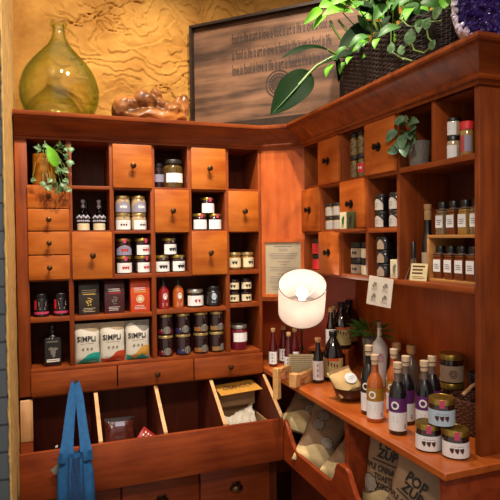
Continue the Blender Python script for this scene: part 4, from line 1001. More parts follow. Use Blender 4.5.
# amethyst geode
GL = (1.195, -1.190, 1.995)
gd = thing('amethyst_geode', 'amethyst geode with purple crystals and pale rind at the right end of the cabinet top', 'geode', GL, -.72)
t = MB(); bm = t.bm; ng = 64
def rim(a, k, y, off=0):
    rx, rz = .165, .165; c, s = math.cos(a), math.sin(a); f = (abs(c)**2.6+abs(s)**2.6)**(-1/2.6)
    wv = 1+.05*noise.noise(Vector((c*2, s*2, off)))
    return Vector((f*c*rx*k*wv, y+.012*noise.noise(Vector((c*3, s*3, y*9))), .16+f*s*rz*k*wv))
ks_ = [(.02, .125), (.45, .12), (.8, .09), (.96, .03), (.985, -.02), (.98, -.045), (.955, -.052), (.925, -.046)]
rg = [[bm.verts.new(rim(2*PI*i/ng, k, y)) for i in range(ng)] for k, y in ks_]
for a, b in zip(rg, rg[1:]):
    for i in range(ng): bm.faces.new((a[i], a[(i+1) % ng], b[(i+1) % ng], b[i]))
bm.faces.new(rg[0]); bmesh.ops.recalc_face_normals(bm, faces=bm.faces[:])
for v in bm.verts: v.co.z = max(v.co.z, .0)
t.build('rind', 'rind', gd)
t = MB(); bm = t.bm
ks2 = [(.93, -.047), (.87, -.02), (.70, .02), (.45, .06), (.05, .075)]
rg = [[bm.verts.new(rim(2*PI*i/ng, k, y, 0)) for i in range(ng)] for k, y in ks2]
for a, b in zip(rg, rg[1:]):
    for i in range(ng): bm.faces.new((a[i], b[i], b[(i+1) % ng], a[(i+1) % ng]))
bm.faces.new(rg[-1]); t.build('cavity', 'amethyst_deep', gd)
t = MB(); random.seed(3)
for i in range(1500):
    a = random.uniform(0, 2*PI); k = math.sqrt(random.uniform(.003, .86)); y = .078-.12*max(0, k-.1)**1.6; p = rim(a, k*.97, y)
    nrm = (Vector((0, -.25, .16))-p).normalized()+Vector((random.uniform(-.5, .5), random.uniform(-.4, .2), random.uniform(-.5, .5)))
    rr = random.uniform(.004, .0085); ln = rr*random.uniform(1.6, 3.0)
    t.lathe([(rr*.85, -.004), (rr, ln*.45), (0, ln)], 6, Matrix.Translation(p) @ Vector((0, 0, 1)).rotation_difference(nrm.normalized()).to_matrix().to_4x4(), cap=False)
t2_ = MB()
for i_ in range(320):
    a = random.uniform(0, 2*PI); k = random.uniform(.90, .985); p = rim(a, k, -.046)
    nrm = Vector((random.uniform(-.5, .5), -1, random.uniform(-.5, .5)))+(Vector((0, 0, .16))-p).normalized()*.5
    rr = random.uniform(.003, .006); t2_.lathe([(rr*.9, -.004), (rr, rr), (0, rr*2.2)], 6, Matrix.Translation(p) @ Vector((0, 0, 1)).rotation_difference(nrm.normalized()).to_matrix().to_4x4(), cap=False)
pc_ = t2_.build('pale_crystals', 'pale_crystal', gd, smooth=False); pc_['kind'] = 'stuff'
cr_ = t.build('crystals', 'amethyst', gd, smooth=False); cr_['kind'] = 'stuff'
# yellow pot with ivy
def ivy(t):
    o = Vector((.0, .055, 1.718))
    MB().lathe([(.040, 0), (.044, .003), (.046, .012), (.046, .125), (.047, .131), (.0445, .132), (.043, .12), (0, .118)], 32).build('pot', 'pot_yellow', t)
    MB().lathe([(.0425, .116), (.02, .122), (0, .123)]).build('soil', 'soil', t)
    lf, st = MB(), MB()
    for i, p in enumerate(((.060,-.035,1.874),(.082,-.035,1.860),(.051,-.042,1.811),(.050,-.045,1.775),(.096,-.04,1.808),(.082,-.04,1.832),(.004,-.03,1.872),(.020,-.045,1.735),(.038,-.045,1.715),(.068,-.045,1.716),(.080,-.042,1.736),(-.042,-.035,1.737),(-.006,-.04,1.722),(.060,-.05,1.700),(.012,-.045,1.707),(.09,-.04,1.70),(.045,-.05,1.69),(.10,-.045,1.86),(-.02,-.03,1.86),(.075,-.045,1.775))):
        p = Vector(p)-o; a = i*2.4; d = Vector((math.sin(a)*.8, -.3, -.35+.7*math.cos(a))).normalized(); L_ = .031+.006*math.sin(i*5)
        side = d.cross(Vector((0, -1, .2))).normalized()
        lf.leaf(p-d*L_*.4, p+d*L_*.6, L_*.55, (.1, -1, .25), .1, .2, 6)
        for s_ in (-1, 1): lf.leaf(p-d*L_*.25, p+side*s_*L_*.45+d*L_*.12, L_*.36, (.1, -1, .25), .1, .2, 5)
        st.tube([(0, 0, .12), (p.x*.5, p.y*.55, .145), (p.x, p.y+.006, max(p.z+.02, p.z)), p], .0013, 5)
    lf.build('ivy_leaves', 'leaf_var', t); st.build('stems', 'stem', t)
    MB().leaf(Vector((.046, -.046, 1.788))-o, Vector((.012, -.05, 1.873))-o, .042, (.1, -1, .1), .06, .2, 9).build('broad_leaf', 'leaf', t)
make('ivy', ivy, 'potted_plant', 'variegated ivy trailing from an amber yellow pot in the top left cubbyhole', 'plant', (.0, .055, 1.718), 0)

# ------------------------------------------------------------------ on the counter
def saucer(h, r, body, lab, cap='cork', lz=(.10, .36), top=.62):
    def f(t):
        MB().lathe([(r*.85, 0), (r, .004), (r, h*.44), (r*.93, h*.52), (r*.55, h*.72), (r*.42, h*.80), (r*.40, h*.92)], 28).build('bottle_body', body, t)
        MB().lathe([(r*.50, h*.90), (r*.52, h*.905), (r*.52, h*.99), (r*.46, h), (0, h)], 20).build('cap', cap, t)
        lb = MB().band(r+.0007, h*lz[0], h*lz[1], -1.25, 1.25).build('label', lab, t)
        q = MB()
        for k in range(3):
            z = h*(lz[0]+(lz[1]-lz[0])*(.78-.27*k)); q.poly([(-.004, 0, z), (.004, 0, z+.001), (.0035, 0, z-.002), (-.004, 0, z-.003)]); q.poly([(-.001, 0, z+.006), (.0015, 0, z+.006), (.001, 0, z-.007), (-.001, 0, z-.007)])
        q.poly([(.008, 0, h*lz[0]+.008), (.0095, 0, h*lz[0]+.008), (.0095, 0, h*lz[1]-.008), (.008, 0, h*lz[1]-.008)])
        q.bend(r+.0013).build('print', 'ink', lb, smooth=False)
    return f
g = 'slim red sauce bottles with cork caps by the lamp'
RS = saucer(.178, .0200, 'red_sauce', 'white_label', 'cork', (.08, .40))
for x, y, lab in ((.985, .010, 'leftmost slim red sauce bottle at the corner end of the counter'), (1.055, .048, 'slim red sauce bottle farthest back in the corner, left of the lamp'), (1.006, -.118, 'slim red sauce bottle right behind the raw wood rack'), (1.078, -.030, 'slim red sauce bottle standing just left of the lamp post')):
    make('RS', RS, 'sauce_bottle', lab, 'bottle', (x, y, .900), -0.65, g)
DS = saucer(.186, .0232, 'soy', 'white_label', 'cork', (.08, .50))
g = 'dark sauce bottles with cork caps and white labels'
make('DS', DS, 'sauce_bottle', 'small dark sauce bottle with white label in front, right of the lamp', 'bottle', (1.044, -.325, .900), -0.55, g)
# riser
RC = Vector((1.215, -.125, .9)); e1 = Vector((.7071, -.7071, 0)); e2 = Vector((.7071, .7071, 0))
rs = thing('display_riser', 'small wooden step riser under the big jugs in the corner of the counter', 'riser', RC)
def rbox(a0, a1, b0, b1, z0, z1, nm, mat='wood_x'):
    MB().prism([RC+e1*a0+e2*b0+Vector((0, 0, z0)), RC+e1*a1+e2*b0+Vector((0, 0, z0)), RC+e1*a1+e2*b1+Vector((0, 0, z0)), RC+e1*a0+e2*b1+Vector((0, 0, z0))], (0, 0, z1-z0), bev=.001).build(nm, mat, rs, RC)
rbox(-.085, .10, -.075, .085, .086, .100, 'top_board'); rbox(-.085, -.07, -.07, .08, 0, .086, 'side_board'); rbox(.085, .10, -.07, .08, 0, .086, 'side_board'); rbox(-.07, .085, .07, .08, 0, .086, 'back_board', 'dark_wood')
make('DS', DS, 'sauce_bottle', 'dark sauce bottle with cork cap left of the big jugs on the riser', 'bottle', (1.180, -.190, 1.000), -0.55, g)
make('DS', DS, 'sauce_bottle', 'dark sauce bottle with cork cap half hidden between lamp and big jug', 'bottle', (1.232, -.125, 1.000), -0.55, g)
def jug(t):
    h, r = .205, .0425
    MB().lathe([(r*.9, 0), (r, .005), (r, .090), (r*.95, .112), (r*.72, .145), (r*.42, .170), (r*.32, .180), (r*.32, .190)], 32).build('jug_body', 'soy', t)
    MB().lathe([(r*.38, .184), (r*.40, .186), (r*.40, .204), (r*.36, .206), (0, .206)], 20).build('cap', 'black', t)
    lb = MB().band(r+.0007, .018, .098, -1.25, 1.25).build('label', 'olive_label', t)
    q = MB(); 
    for k in range(4): q.poly([(-.022+.012*k, 0, .084-.004*k), (-.014+.012*k, 0, .086-.004*k), (-.016+.012*k, 0, .066-.003*k), (-.019+.012*k, 0, .064)])
    q.bars(-.024, .024, .052, 4, .008, .003); q.bend(r+.0014).build('print', 'ink_brown', lb, smooth=False)
    MB().band(r+.0016, .088, .098, -.6, .6).build('label_patch', 'rust', lb)
g = 'big dark jugs with olive labels'
make('jug', jug, 'sauce_jug', 'big dark jug with olive label in front on the riser', 'jug', (1.246, -.172, 1.000), -0.50, g)
make('jug', jug, 'sauce_jug', 'big dark jug at the back on the riser, right of its twin', 'jug', (1.300, -.195, 1.000), -0.50, g).location = (1.318, -.115, 1.0)
make('jug', jug, 'sauce_jug', 'big dark jug with olive label standing on the counter in front of the riser', 'jug', (1.122, -.312, .900), -0.55, g)
# lamp
LB = Vector((1.060, -.140, .900))
lamp = thing('table_lamp', 'lit table lamp with tilted white drum shade on a thin metal post', 'lamp', LB)
MB().lathe([(.030, 0), (.032, .003), (.030, .008), (.012, .012), (.006, .020), (0, .02)], 32).build('base', 'bronze', lamp)
SC = Vector((.970, -.330, 1.252)); ax = Vector((-.235, -.565, .80)).normalized(); ax.normalize()
SL_, SR = .153, .0955
pb = SC-ax*.03-LB; p0_ = SC-ax*.09-LB
MB().tube([(0, 0, .012), (0, 0, .105), (p0_.x*.92, p0_.y*.92, p0_.z-.03), p0_, pb], .0045, 10).tube([(0, 0, .098), (0, 0, .116)], .0075, 10).build('post', 'bronze', lamp)
mt = Matrix.Translation(SC-LB) @ Vector((0, 0, 1)).rotation_difference(ax).to_matrix().to_4x4()
hs = SL_/2
MB().lathe([(SR, -hs), (SR, hs), (SR-.0012, hs), (SR-.0012, -hs), (SR, -hs)], 64, mt, cap=False).build('lamp_shade', 'shade', lamp)
MB().lathe([(0, -hs+.004), (SR-.0015, -hs+.004)], 48, mt, cap=False).build('diffuser', 'diffuser', lamp)
rm = MB(); rk_ = MB()
for s_ in (-1, 1): rm.tube([mt @ Vector((SR*math.cos(2*PI*i/64), SR*math.sin(2*PI*i/64), s_*hs)) for i in range(64)], .0014, 6, True)
for k in range(3): a = 2*PI*k/3+.5; rk_.tube([mt @ Vector((0, 0, -.02)), mt @ Vector((SR*math.cos(a), SR*math.sin(a), -.02))], .0012, 6)
rm.build('shade_ring', 'bronze', lamp); rk_.build('shade_spokes', 'ceramic', lamp)
MB().lathe([(.014, -.03), (.015, -.028), (.015, .002), (0, .003)], 18, mt).build('socket', 'ceramic', lamp)
MB().lathe([(0, .0), (.010, .002), (.013, .008), (.020, .020), (.023, .032), (.020, .045), (.012, .053), (0, .055)], 24, mt).build('bulb', 'bulb', lamp)
pl = bpy.data.lights.new('lamp_light', 'POINT'); pl.energy = 3.4; pl.color = (1, .88, .76); pl.shadow_soft_size = .03
po = bpy.data.objects.new('lamp_light', pl); COL.objects.link(po); po.location = SC+ax*.022
# text card by the lamp
def tcard(t):
    MB().box(-.058, .058, -.0006, .0006, 0, .092).build('card', 'recipe', t)
    MB().bars(-.052, .052, .084, 9, .009, .0028, y=-.0012, jit=.12).build('print', 'grey_ink', t, smooth=False)
tc_ = make('tcard', tcard, 'info_card', 'cream card of printed lines leaning behind the raw wood rack under the lamp', 'card', (1.030, -.205, .9005), -.5); tc_.rotation_euler = (-.15, 0, -.45)
# raw wood rack
RK = Vector((.93, -.30, .9))
rk = thing('wooden_rack', 'raw pale wood rack of finger jointed rails at the corner end of the counter', 'rack', RK)
u1 = Vector((.84, .54, 0)); u2 = Vector((-.54, .84, 0))
def kbox(c, l, w_, z0, z1, nm):
    c = Vector(c); MB().prism([c+u2*w_/2+Vector((0, 0, z0)), c+u1*l+u2*w_/2+Vector((0, 0, z0)), c+u1*l-u2*w_/2+Vector((0, 0, z0)), c-u2*w_/2+Vector((0, 0, z0))], (0, 0, z1-z0), bev=.0015).build(nm, 'raw_x', rk, RK)
kbox((.872, -.275, 0), .024, .026, .835, .962, 'upright'); kbox((.896, -.2594, 0), .075, .022, .936, .958, 'rail')
kbox((.905, -.372, 0), .030, .034, .905, .958, 'end_block'); kbox((.930, -.356, 0), .125, .024, .930, .950, 'rail')
kbox((.948, -.226, 0), .02, .022, .9005, .936, 'foot'); kbox((.985, -.3206, 0), .05, .022, .9005, .930, 'foot')
# bowl with paper bag
def bowl(t):
    MB().lathe([(.026, 0), (.030, .002), (.050, .020), (.059, .044), (.0595, .050), (.056, .050), (.047, .024), (.028, .010), (0, .009)], 40).build('bowl_body', 'bowl', t)
make('bowl', bowl, 'wooden_bowl', 'round dark wooden bowl holding a kraft paper bag', 'bowl', (1.035, -.585, .900), 0)
bg_ = thing('paper_bag', 'folded kraft paper bag with oval white label lying in the dark bowl', 'bag', (1.035, -.585, .911), .25)
b_ = MB().pillow(.118, .105, .058, 12, 14, .08); b_.wobble(.003, 40)
mt2 = Matrix.Translation((.004, -.012, .010)) @ Matrix.Rotation(R(-38), 4, 'X') @ Matrix.Rotation(R(-6), 4, 'Y')
b_.xf(mt2); b_.build('bag_body', 'kraft_light', bg_)
q = MB().disc(.006, .052, .031, .021, seg=28).pillow_wrap(.118, .105, .058, .004).xf(mt2).build('label', 'white_label', bg_)
MB().bars(-.008, .024, .058, 2, .008, .002).pillow_wrap(.118, .105, .058, .005).xf(mt2).build('print', 'blue_label', q, smooth=False)
MB().poly([(-.058, -.001, .088), (.058, -.001, .088), (.056, -.006, .105), (-.056, -.006, .105)]).xf(mt2).build('folded_top', 'kraft', bg_)
# oil bottles with ring emblem
def oil(body, col, neck, h=.217, r=.0268):
    def f(t):
        k = h/.217
        MB().lathe([(r*.9, 0), (r, .004), (r, .112*k), (r*.98, .122*k), (r*.86, .138*k), (r*.58, .152*k), (r*.45, .160*k)], 32).build('bottle_body', body, t)
        MB().lathe([(r*.45, .158*k), (r*.42, .170*k), (r*.42, .196*k), (r*.46, .198*k), (r*.46, .2*k)], 24).build('bottle_neck', neck, t)
        MB().lathe([(r*.43, .186*k), (r*.43, .200*k), (r*.50, .200*k), (r*.50, .2165*k), (r*.45, h), (0, h)], 24).build('stopper', 'cork_pale', t)
        lo = MB().band(r+.0006, .014, .070*k, -1.5, 1.5, 24).build('label', 'white_label', t)
        up = MB().band(r+.0006, .070*k, .112*k, -1.5, 1.5, 24).build('label_top', col, t)
        MB().disc(-.011, .091*k, .0125, .0125, hole=.58, seg=28).bend(r+.0013).build('ring_emblem', 'white_ink', up, smooth=False)
        MB().bars(-.018, .000, .056*k, 3, .006, .0012).bars(.018, .026, .034*k, 3, .005, .003).bend(r+.0012).build('print', 'grey_ink', lo, smooth=False)
    return f
g = 'oil bottles with a white ring emblem on the label'
AM = oil('amber', 'mustard', 'amber'); PU = oil('black_glass', 'purple', 'neck_glass'); BK = oil('black_glass', 'ink', 'black', .232, .0265)
make('AM', AM, 'oil_bottle', 'amber oil bottle with mustard label and white ring standing in front', 'bottle', (.994, -.815, .900), -0.55, g)
make('AM', AM, 'oil_bottle', 'amber oil bottle behind, between the white bottle and the purple labels', 'bottle', (1.103, -.765, .900), -0.60, g)
make('PU', PU, 'oil_bottle', 'dark oil bottle with purple label nearest the counter edge', 'bottle', (.995, -.935, .900), -0.55, g)
make('PU', PU, 'oil_bottle', 'dark oil bottle with purple label behind the nearest purple one', 'bottle', (1.072, -.872, .900), -0.75, g)
make('PU', PU, 'oil_bottle', 'dark oil bottle with purple label just behind the stacked jam jars', 'bottle', (1.082, -.950, .900), -0.45, g)
make('PU', PU, 'oil_bottle', 'dark oil bottle farthest right at the back of the purple labelled group', 'bottle', (1.148, -.905, .900), -0.80, g)
make('BK', BK, 'oil_bottle', 'tall black oil bottle with black label behind the amber bottle, right of the bowl', 'bottle', (1.018, -.742, .900), -0.60, g)
def white(t):
    MB().lathe([(.022, 0), (.024, .003), (.026, .05), (.029, .10), (.0335, .140), (.0325, .160), (.024, .178), (.014, .188), (.0095, .196), (.0085, .245), (.010, .248), (.010, .256), (0, .256)], 32).build('bottle_body', 'ceramic', t)
    MB().band(.0340, .105, .138, -.45, .45).build('label', plain('pale_pink_print', 'c8a0b4', .5, var=.5, scale=120), t)
    MB().lathe([(.0095, .236), (.0095, .245), (.0108, .2455), (.0108, .258), (0, .258)], 20).build('cap', plain('dusty_rose_cap', '9a7a74', .5), t)
make('white', white, 'ceramic_bottle', 'white ceramic bottle with slender neck and pink print', 'bottle', (1.245, -.470, .900), -0.60)
def flask(t):
    MB().lathe([(.026, 0), (.030, .004), (.030, .09), (.022, .115), (.012, .128), (.0115, .150)], 28).build('bottle_body', 'neck_glass', t)
    MB().lathe([(.0125, .142), (.016, .146), (.0175, .152), (.0175, .175), (.015, .178), (0, .178)], 22).build('stopper', 'cork', t)
for x, y, lab in ((1.300, -.505, 'smoky flask with fat cork stopper right of the white ceramic bottle'), (1.318, -.545, 'smoky flask with cork stopper, second right of the white ceramic bottle')):
    make('flask', flask, 'flask', lab, 'bottle', (x, y if x < 1.31 else -.575, .900), 0, 'smoky cork stoppered flasks')
# fern
FP = (1.272, -.368, .9)
fern = thing('potted_plant', 'small fern in a textured glass pot on the counter in front of the jugs', 'plant', FP)
MB().lathe([(.028, 0), (.031, .003), (.036, .17), (.037, .176), (.034, .176), (.033, .165), (0, .16)], 28).build('pot', 'pot_clear', fern)
fo_ = Vector(FP); fr = MB(); fs = MB()
for a, b in (((1.270,-.345,1.080),(1.250,-.215,1.081)),((1.270,-.345,1.086),(1.250,-.223,1.115)),((1.270,-.349,1.086),(1.250,-.254,1.138)),((1.270,-.364,1.086),(1.240,-.335,1.155)),((1.270,-.379,1.086),(1.250,-.443,1.160)),((1.270,-.394,1.086),(1.250,-.515,1.156)),((1.270,-.390,1.086),(1.250,-.566,1.136)),((1.270,-.390,1.080),(1.250,-.555,1.100)),((1.270,-.345,1.075),(1.250,-.231,1.049)),((1.270,-.372,1.086),(1.225,-.395,1.148)),((1.27,-.36,1.08),(1.21,-.33,1.09)),((1.27,-.38,1.08),(1.20,-.44,1.10))):
    a, b = Vector(a)-fo_, Vector(b)-fo_; mid = (a+b)/2+Vector((0, 0, .022)); P_ = [a*(1-u)**2+mid*2*u*(1-u)+b*u*u for u in [k/10 for k in range(11)]]
    fs.tube(P_, .0012, 5)
    for k in range(2, 11):
        d = (P_[k]-P_[k-1]).normalized(); sdv = d.cross(Vector((0, 0, 1))).normalized(); L_ = .030*(1-abs(k-4.5)/8)
        for s_ in (-1, 1): fr.leaf(P_[k], P_[k]+(sdv*s_*.8+d*.5+Vector((0, 0, -.1))).normalized()*L_, L_*.42, (-.2, -.3, .9), .1, .1, 4)
fr.build('fronds', 'leaf_mid', fern); fs.build('stems', 'stem', fern)
# jam jars with nut print
NJ = jar_b(.0355, .0775, 'nut_spread', 'gold_lid', 'white_label', (.07, .60), .22, 1.35, m_blob('ink_brown', .0055, .0135), tab='pink')
NB = jar_b(.0355, .0775, 'nut_spread', 'gold_lid', 'blue_label', (.07, .62), .22, 1.35, m_blob('ink_brown', .0055, .0135), tab='pink')
g = 'nut spread jars stacked at the front of the counter'
make('NJ', NJ, 'spread_jar', 'left lower gold lidded spread jar of the front stack, beside the purple labels', 'jar', (1.000, -1.070, .900), -0.65, g)
make('NJ', NJ, 'spread_jar', 'right lower gold lidded spread jar of the front stack, nearest the post', 'jar', (1.035, -1.138, .900), -0.60, g)
make('NB', NB, 'spread_jar', 'gold lidded spread jar with pale blue label on top of the front stack', 'jar', (1.018, -1.103, .9775), -0.65, g)
KJ = jar_b(.041, .098, 'jam_dark', 'gold_lid', 'kraft_label', (.06, .62), .2, 1.3, lambda lb, r, z: MB().disc(0, z, .014, .014, hole=.8, seg=20).disc(0, z, .008, .008, hole=.6, seg=14).bend(r).build('print', 'ink_brown', lb, smooth=False))
g = 'kraft labelled jars stacked by the right hand wall'
make('KJ', KJ, 'preserve_jar', 'upper wide jar with kraft label stacked near the wicker basket', 'jar', (1.300, -.818, .998), -0.55, g)
make('KJ', KJ, 'preserve_jar', 'lower wide jar with kraft label under its twin near the wicker basket', 'jar', (1.300, -.818, .900), -0.60, g)
make('KJ', KJ, 'preserve_jar', 'wide jar with kraft label left of the stacked pair, behind the purple labelled bottles', 'jar', (1.295, -.715, .900), -0.70, g)
make('tj', jar_b(.0185, .060, 'pale_fill', 'gold_lid', 'cream_label', (.08, .66), .2, 1.3, m_blob('ink_red', .004, .01, 2, False)), 'preserve_jar', 'tiny gold lidded jar with cream label left of the wicker basket', 'jar', (1.205, -.930, .900), -0.60)
make('dj2', jar_b(.030, .150, 'black_glass', 'black', None, lid_h=.2), 'dark_jar', 'plain tall dark jar in shadow behind the wicker basket', 'jar', (1.322, -.915, .900), 0)
WB = (1.228, -1.010, .9)
wb = thing('wicker_basket', 'small brown wicker basket with pale handle beside the end post', 'basket', WB)
weave(wb, 'basket_wall', 'wicker_brown', .062, .062, .004, .105, 14, 20, .003, .0042, 2.2, .12)
MB().lathe([(0, .001), (.06, .001), (.06, .006), (0, .006)], 24, cap=False).build('basket_floor', 'wicker_brown', wb)
MB().tube([(-.062+.124*(k/12), -.012+.0*k, .108+.030*math.sin(PI*k/12)+.012) for k in range(13)], .0055, 8).build('handle', 'cork', wb)
# ------------------------------------------------------------------ hanging tote
TK = Vector((.1013, -.03, .925))
tote = thing('tote_bag', 'bright blue cotton and net tote bag hanging from the lower left drawer knob', 'bag', TK)
def strap(pts_, w_):
    m = MB(); n = len(pts_); rows = []
    for i, p in enumerate(pts_):
        p = Vector(p); d = (Vector(pts_[min(i+1, n-1)])-Vector(pts_[max(i-1, 0)])).normalized(); s_ = d.cross(Vector((0, -1, 0))).normalized(); k = w_ if isinstance(w_, float) else w_[i]
        rows.append([m.bm.verts.new(p+s_*k*u+Vector((0, -.004*math.cos(u*PI*.9)-.003*math.sin(u*9+i), 0))) for u in (-.5, -.25, 0, .25, .5)]+[m.bm.verts.new(p+s_*k*u+Vector((0, .003, 0))) for u in (.5, 0, -.5)])
    for a, b in zip(rows, rows[1:]):
        for k in range(8): m.bm.faces.new((a[k], a[(k+1) % 8], b[(k+1) % 8], b[k]))
    bmesh.ops.recalc_face_normals(m.bm, faces=m.bm.faces[:]); return m
strap([(.099, -.030, .930), (.094, -.040, .922), (.085, -.085, .880), (.072, -.150, .815), (.062, -.215, .760), (.056, -.246, .725), (.050, -.248, .690)], [.020, .024, .034, .038, .042, .050, .055]).build('strap', 'tote', tote, TK)
strap([(.104, -.030, .930), (.108, -.042, .922), (.113, -.088, .880), (.117, -.152, .815), (.121, -.217, .760), (.124, -.248, .725), (.126, -.250, .690)], [.020, .022, .030, .033, .036, .042, .045]).build('strap', 'tote', tote, TK)
t = MB(); bm = t.bm; nu, nv = 28, 30; F = []
for j in range(nv+1):
    v = j/nv; z = .738-.36*v; hw = .044+.013*min(1, v*4)+.010*math.sin(v*3); row = []
    for i in range(nu):
        a = 2*PI*i/nu; c, s_ = math.cos(a), math.sin(a)
        x = .086+hw*(abs(c)**.8)*(1 if c > 0 else -1); dip = .022*math.exp(-((x-.09)/.022)**2)*max(0, 1-v*6)
        th = .010+.020*min(1, v*2.2)
        y = -.222-th-th*s_*-1 if False else -.221-th+th*s_*1.0*-1
        y += .004*math.sin(x*160+v*3)*(1 if s_ > 0 else .2)
        row.append(bm.verts.new((x, min(y, -.2185), z-dip)))
    F.append(row)
for a, b in zip(F, F[1:]):
    for i in range(nu): bm.faces.new((a[i], a[(i+1) % nu], b[(i+1) % nu], b[i]))
bm.faces.new(F[-1]); bmesh.ops.recalc_face_normals(bm, faces=bm.faces[:])
tb_ = t.build('bag_body', 'tote', tote, TK)
t = MB(); rows = []
for j in range(17):
    v = j/16; z = .715-.335*v; th = .010+.020*min(1, (v+.06)*2.2)
    rows.append([t.bm.verts.new((.086+(.026+.012*v)*u, -.221-2*th*1.0-.0045-.002*math.sin(u*14+v*9)+.004*u*u, z-.012*math.cos(u*PI/2))) for u in [k/6-1 for k in range(13)]])
for a, b in zip(rows, rows[1:]):
    for i in range(12): t.bm.faces.new((a[i], a[i+1], b[i+1], b[i]))
t.build('net_panel', 'tote_net', tb_, TK)
MB().prism([(.018, -.232, .752), (.027, -.234, .756), (.027, -.234, .748), (.019, -.232, .745)], (0, -.001, 0)).build('care_tag', 'white_label', tote, TK)
MB().prism([(.000, -.228, .665), (.032, -.228, .690), (.034, -.228, .640), (.012, -.228, .648)], (0, -.002, 0)).build('paper_tag', 'grey_ink', tote, TK)
# ------------------------------------------------------------------ bins contents
b_ = MB().pillow(.125, .135, .03, 12, 14); b_.wobble(.003, 30)
pk = thing('snack_pouch', 'clear pouch of dark red dried snacks lying in the second bin', 'pouch', (.278, .02, .605), .06); pk.rotation_euler = (-.30, .05, .06)
b_.build('pouch_body', plain('dark_red_dried_snack', '4e1f18', .25, var=.5, scale=50, coat=.5), pk)
q = MB(); q.poly([(-.062, 0, .12), (.062, 0, .12), (.062, 0, .134), (-.062, 0, .134)]); q.subdiv(2).pillow_wrap(.125, .135, .03, .002).build('top_seal', 'jam_dark', pk)
q = MB().poly([(-.02, 0, .098), (.02, 0, .098), (.02, 0, .118), (-.02, 0, .118)]); q.subdiv(2).pillow_wrap(.125, .135, .03, .003).build('label', 'lilac_label', pk)
rp_ = thing('snack_pouch', 'small red pouch with white pattern poking up in the second bin', 'pouch', (.325, -.085, .610), .1); rp_.rotation_euler = (-.2, .75, .1)
MB().pillow(.085, .115, .03, 10, 12).build('pouch_body', plain('bright_red_foil', 'a82a22', .35), rp_)
q = MB()
for i in range(5):
    for j in range(6): q.disc(-.028+.014*i+.004*(j % 2), .03+.014*j, .004, .005, seg=6)
q.pillow_wrap(.085, .115, .03, .002).build('print', 'white_ink', rp_, smooth=False)
CB = (.805, -.02, .569)
cb = thing('display_carton', 'open cardboard display box with printed header standing in the last bin', 'box', CB, 0)
cw = MB(); 
for b in ((-.098, -.094, -.10, .10, 0, .125), (.094, .098, -.10, .10, 0, .125), (-.094, .094, .096, .10, 0, .165), (-.094, .094, -.10, .10, 0, .004), (-.094, .094, -.10, -.096, 0, .075)): cw.box(*b)
cw.build('box_body', 'kraft', cb)
hd = MB().prism([(-.105, .030, .218), (.076, .075, .276), (.108, .030, .244), (-.088, -.005, .196)] if False else [(-.104, .060, .262), (.080, .060, .272), (.108, -.012, .243), (-.090, -.012, .233)], (0, .001, -.0025)).build('header_flap', plain('golden_card', 'b8822c', .6), cb)
q = MB().text('GRANOLA', .030, 0, 0, 0, 1.0); 
for v in q.bm.verts: v.co = Vector((v.co.x+.0, .024+v.co.z*.93, .2535+.0035+v.co.z*.40+v.co.x*.054))
q.build('lettering', 'ink_brown', hd, smooth=False)
MB().box(-.094, .094, .055, .06, .16, .262).build('back_card', 'kraft', cb)
cl = MB(); rows = []
for j in range(19):
    row = []
    for i in range(23):
        u, v = i/22, j/18; x = -.068+.140*u; y = -.070+.105*v; p = Vector((u*3, v*3, 2.2))
        z = .085+.075*v*(.55+.7*max(0, u-.2))+.034*noise.noise(p*1.2)+.014*noise.noise(p*3)-.03*max(0, .25-v)*4*(.3+.7*noise.noise(p*2)**2)
        row.append(cl.bm.verts.new((x+.014*noise.noise(p*1.7+Vector((4, 4, 4))), y, z)))
    rows.append(row)
for a, b in zip(rows, rows[1:]):
    for i in range(22): cl.bm.faces.new((a[i], a[i+1], b[i+1], b[i]))
clo = cl.build('cloth', 'cloth_white'); clo.location = CB; tag(clo, 'crumpled white cloth heaped in the open cardboard display box', 'cloth')
sm_ = clo.modifiers.new('thick', 'SOLIDIFY'); sm_.thickness = .003
MB().prism([(.042, -.112, .05), (.056, -.114, .048), (.060, -.112, .10), (.050, -.105, .112)], (0, -.002, 0)).build('cloth_tie', 'white_label', clo)
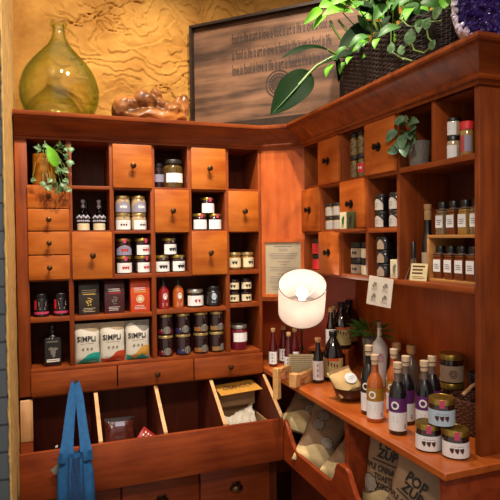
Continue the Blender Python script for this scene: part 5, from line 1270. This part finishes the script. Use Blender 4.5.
# popcorn bags: local x = width, z = height, front -y
def popcorn2(t): popcorn(t, False)
def popcorn(t, text=True):
    w, h, d = .205, .31, .085
    MB().pillow(w, h, d, 14, 20, .05).wobble(.004, 20).build('bag_body', 'kraft_grey', t)
    q = MB(); q.poly([(-w*.48, 0, .25), (w*.48, 0, .25), (w*.49, 0, h*.99), (-w*.49, 0, h*.99)]) if False else None
    def wr(m, nm, mat, e=.0055, par=t):
        bmesh.ops.triangulate(m.bm, faces=m.bm.faces[:]); m.pillow_wrap(w, h, d, e, .05); return m.build(nm, mat, par, smooth=False)
    if text: wr(MB().text('POP', .040, .0, .258, 0, 1.05, bold=.0012).text('ZUP', .040, .004, .226, 0, 1.05, bold=.0012), 'lettering', 'ink')
    if text: wr(MB().bars(-.055, .055, .203, 1, .01, .004, jit=.1), 'print', 'ink')
    if text: wr(MB().text('MAPLE CINNAMON', .027, 0, .178, 0, .78, bold=.0007).text('TOASTED', .027, 0.012, .150, 0, .8, bold=.0007).text('POPCORN', .027, .024, .122, 0, .85, bold=.0007), 'lettering', 'ink')
    for px, pz in (((-.052, .118),) if text else ((-.035, .210), (.040, .135), (-.030, .265))):
        e = MB()
        for k in range(8): a = k*.79; e.disc(px+.021*math.cos(a), pz+.019*math.sin(a), .0135, .013, seg=14)
        e.disc(px, pz, .022, .022); wr(e, 'popcorn_outline', 'ink', .0050)
        e = MB()
        for k in range(8): a = k*.79; e.disc(px+.021*math.cos(a), pz+.019*math.sin(a), .0115, .011, seg=14)
        e.disc(px, pz, .022, .022); wr(e, 'popcorn_picture', 'cloud', .0062)
    q = MB()
    for a_ in range(16):
        for c_ in range(10):
            xs = [(-.47+.94*(a_+k)/16)*w for k in (0, 1)]; tp = [.092+.022*math.sin(x*34+1) for x in xs]
            q.poly([(xs[0], 0, .002+tp[0]*c_/10), (xs[1], 0, .002+tp[1]*c_/10), (xs[1], 0, .002+tp[1]*(c_+1)/10), (xs[0], 0, .002+tp[0]*(c_+1)/10)])
    bmesh.ops.remove_doubles(q.bm, verts=q.bm.verts[:], dist=1e-5); wr(q, 'bag_base', 'cream_paper', .0068)
def place(o, top, bot, face, roll=0):
    """stand a bag so that its base sits at bot, its top towards top, its front towards face"""
    z = (Vector(top)-Vector(bot)).normalized(); f = Vector(face); f = (f-z*f.dot(z)).normalized(); x = (-f).cross(z) if False else z.cross(f) * -1
    x = (-(f)).cross(z).normalized()
    m = Matrix((x, -f, z)).transposed().to_4x4(); m.translation = Vector(bot); o.matrix_world = m; o.rotation_euler = m.to_euler()
g = 'printed kraft popcorn bags in the open bins'
for lab, top, bot, face, s_ in (('popcorn bag lying at the upper left of the first bin, cream base outward', (1.16, -.08, .80), (.985, -.215, .665), (-.5, -.6, .45), .80),
                            ('popcorn bag leaning in the middle of the first bin, cream base outward', (1.14, -.30, .79), (.975, -.375, .575), (-.55, -.65, .3), .80),
                            ('popcorn bag at the right of the first bin, only its cream base showing', (1.15, -.50, .70), (.985, -.545, .585), (-.6, -.6, .3), .66),
                            ('popcorn bag standing upright in the second bin with its lettering outward', (1.065, -.822, .862), (1.035, -.818, .568), (-.85, -.30, .1), .96),
                            ('popcorn bag tilted to the right in front of the upright one in the second bin', (.998, -1.068, .858), (.986, -.965, .575), (-.9, -.25, .1), .92),
                            ('popcorn bag at the back of the second bin beside the end panel', (1.10, -1.10, .83), (1.08, -1.06, .568), (-.9, -.3, .1), .84)):
    b = make('pop' if 'second' in lab else 'pop2', popcorn if 'second' in lab else popcorn2, 'popcorn_bag', lab, 'bag', (0, 0, 0), 0, g); place(b, top, bot, face); b.scale = (s_, s_, s_)
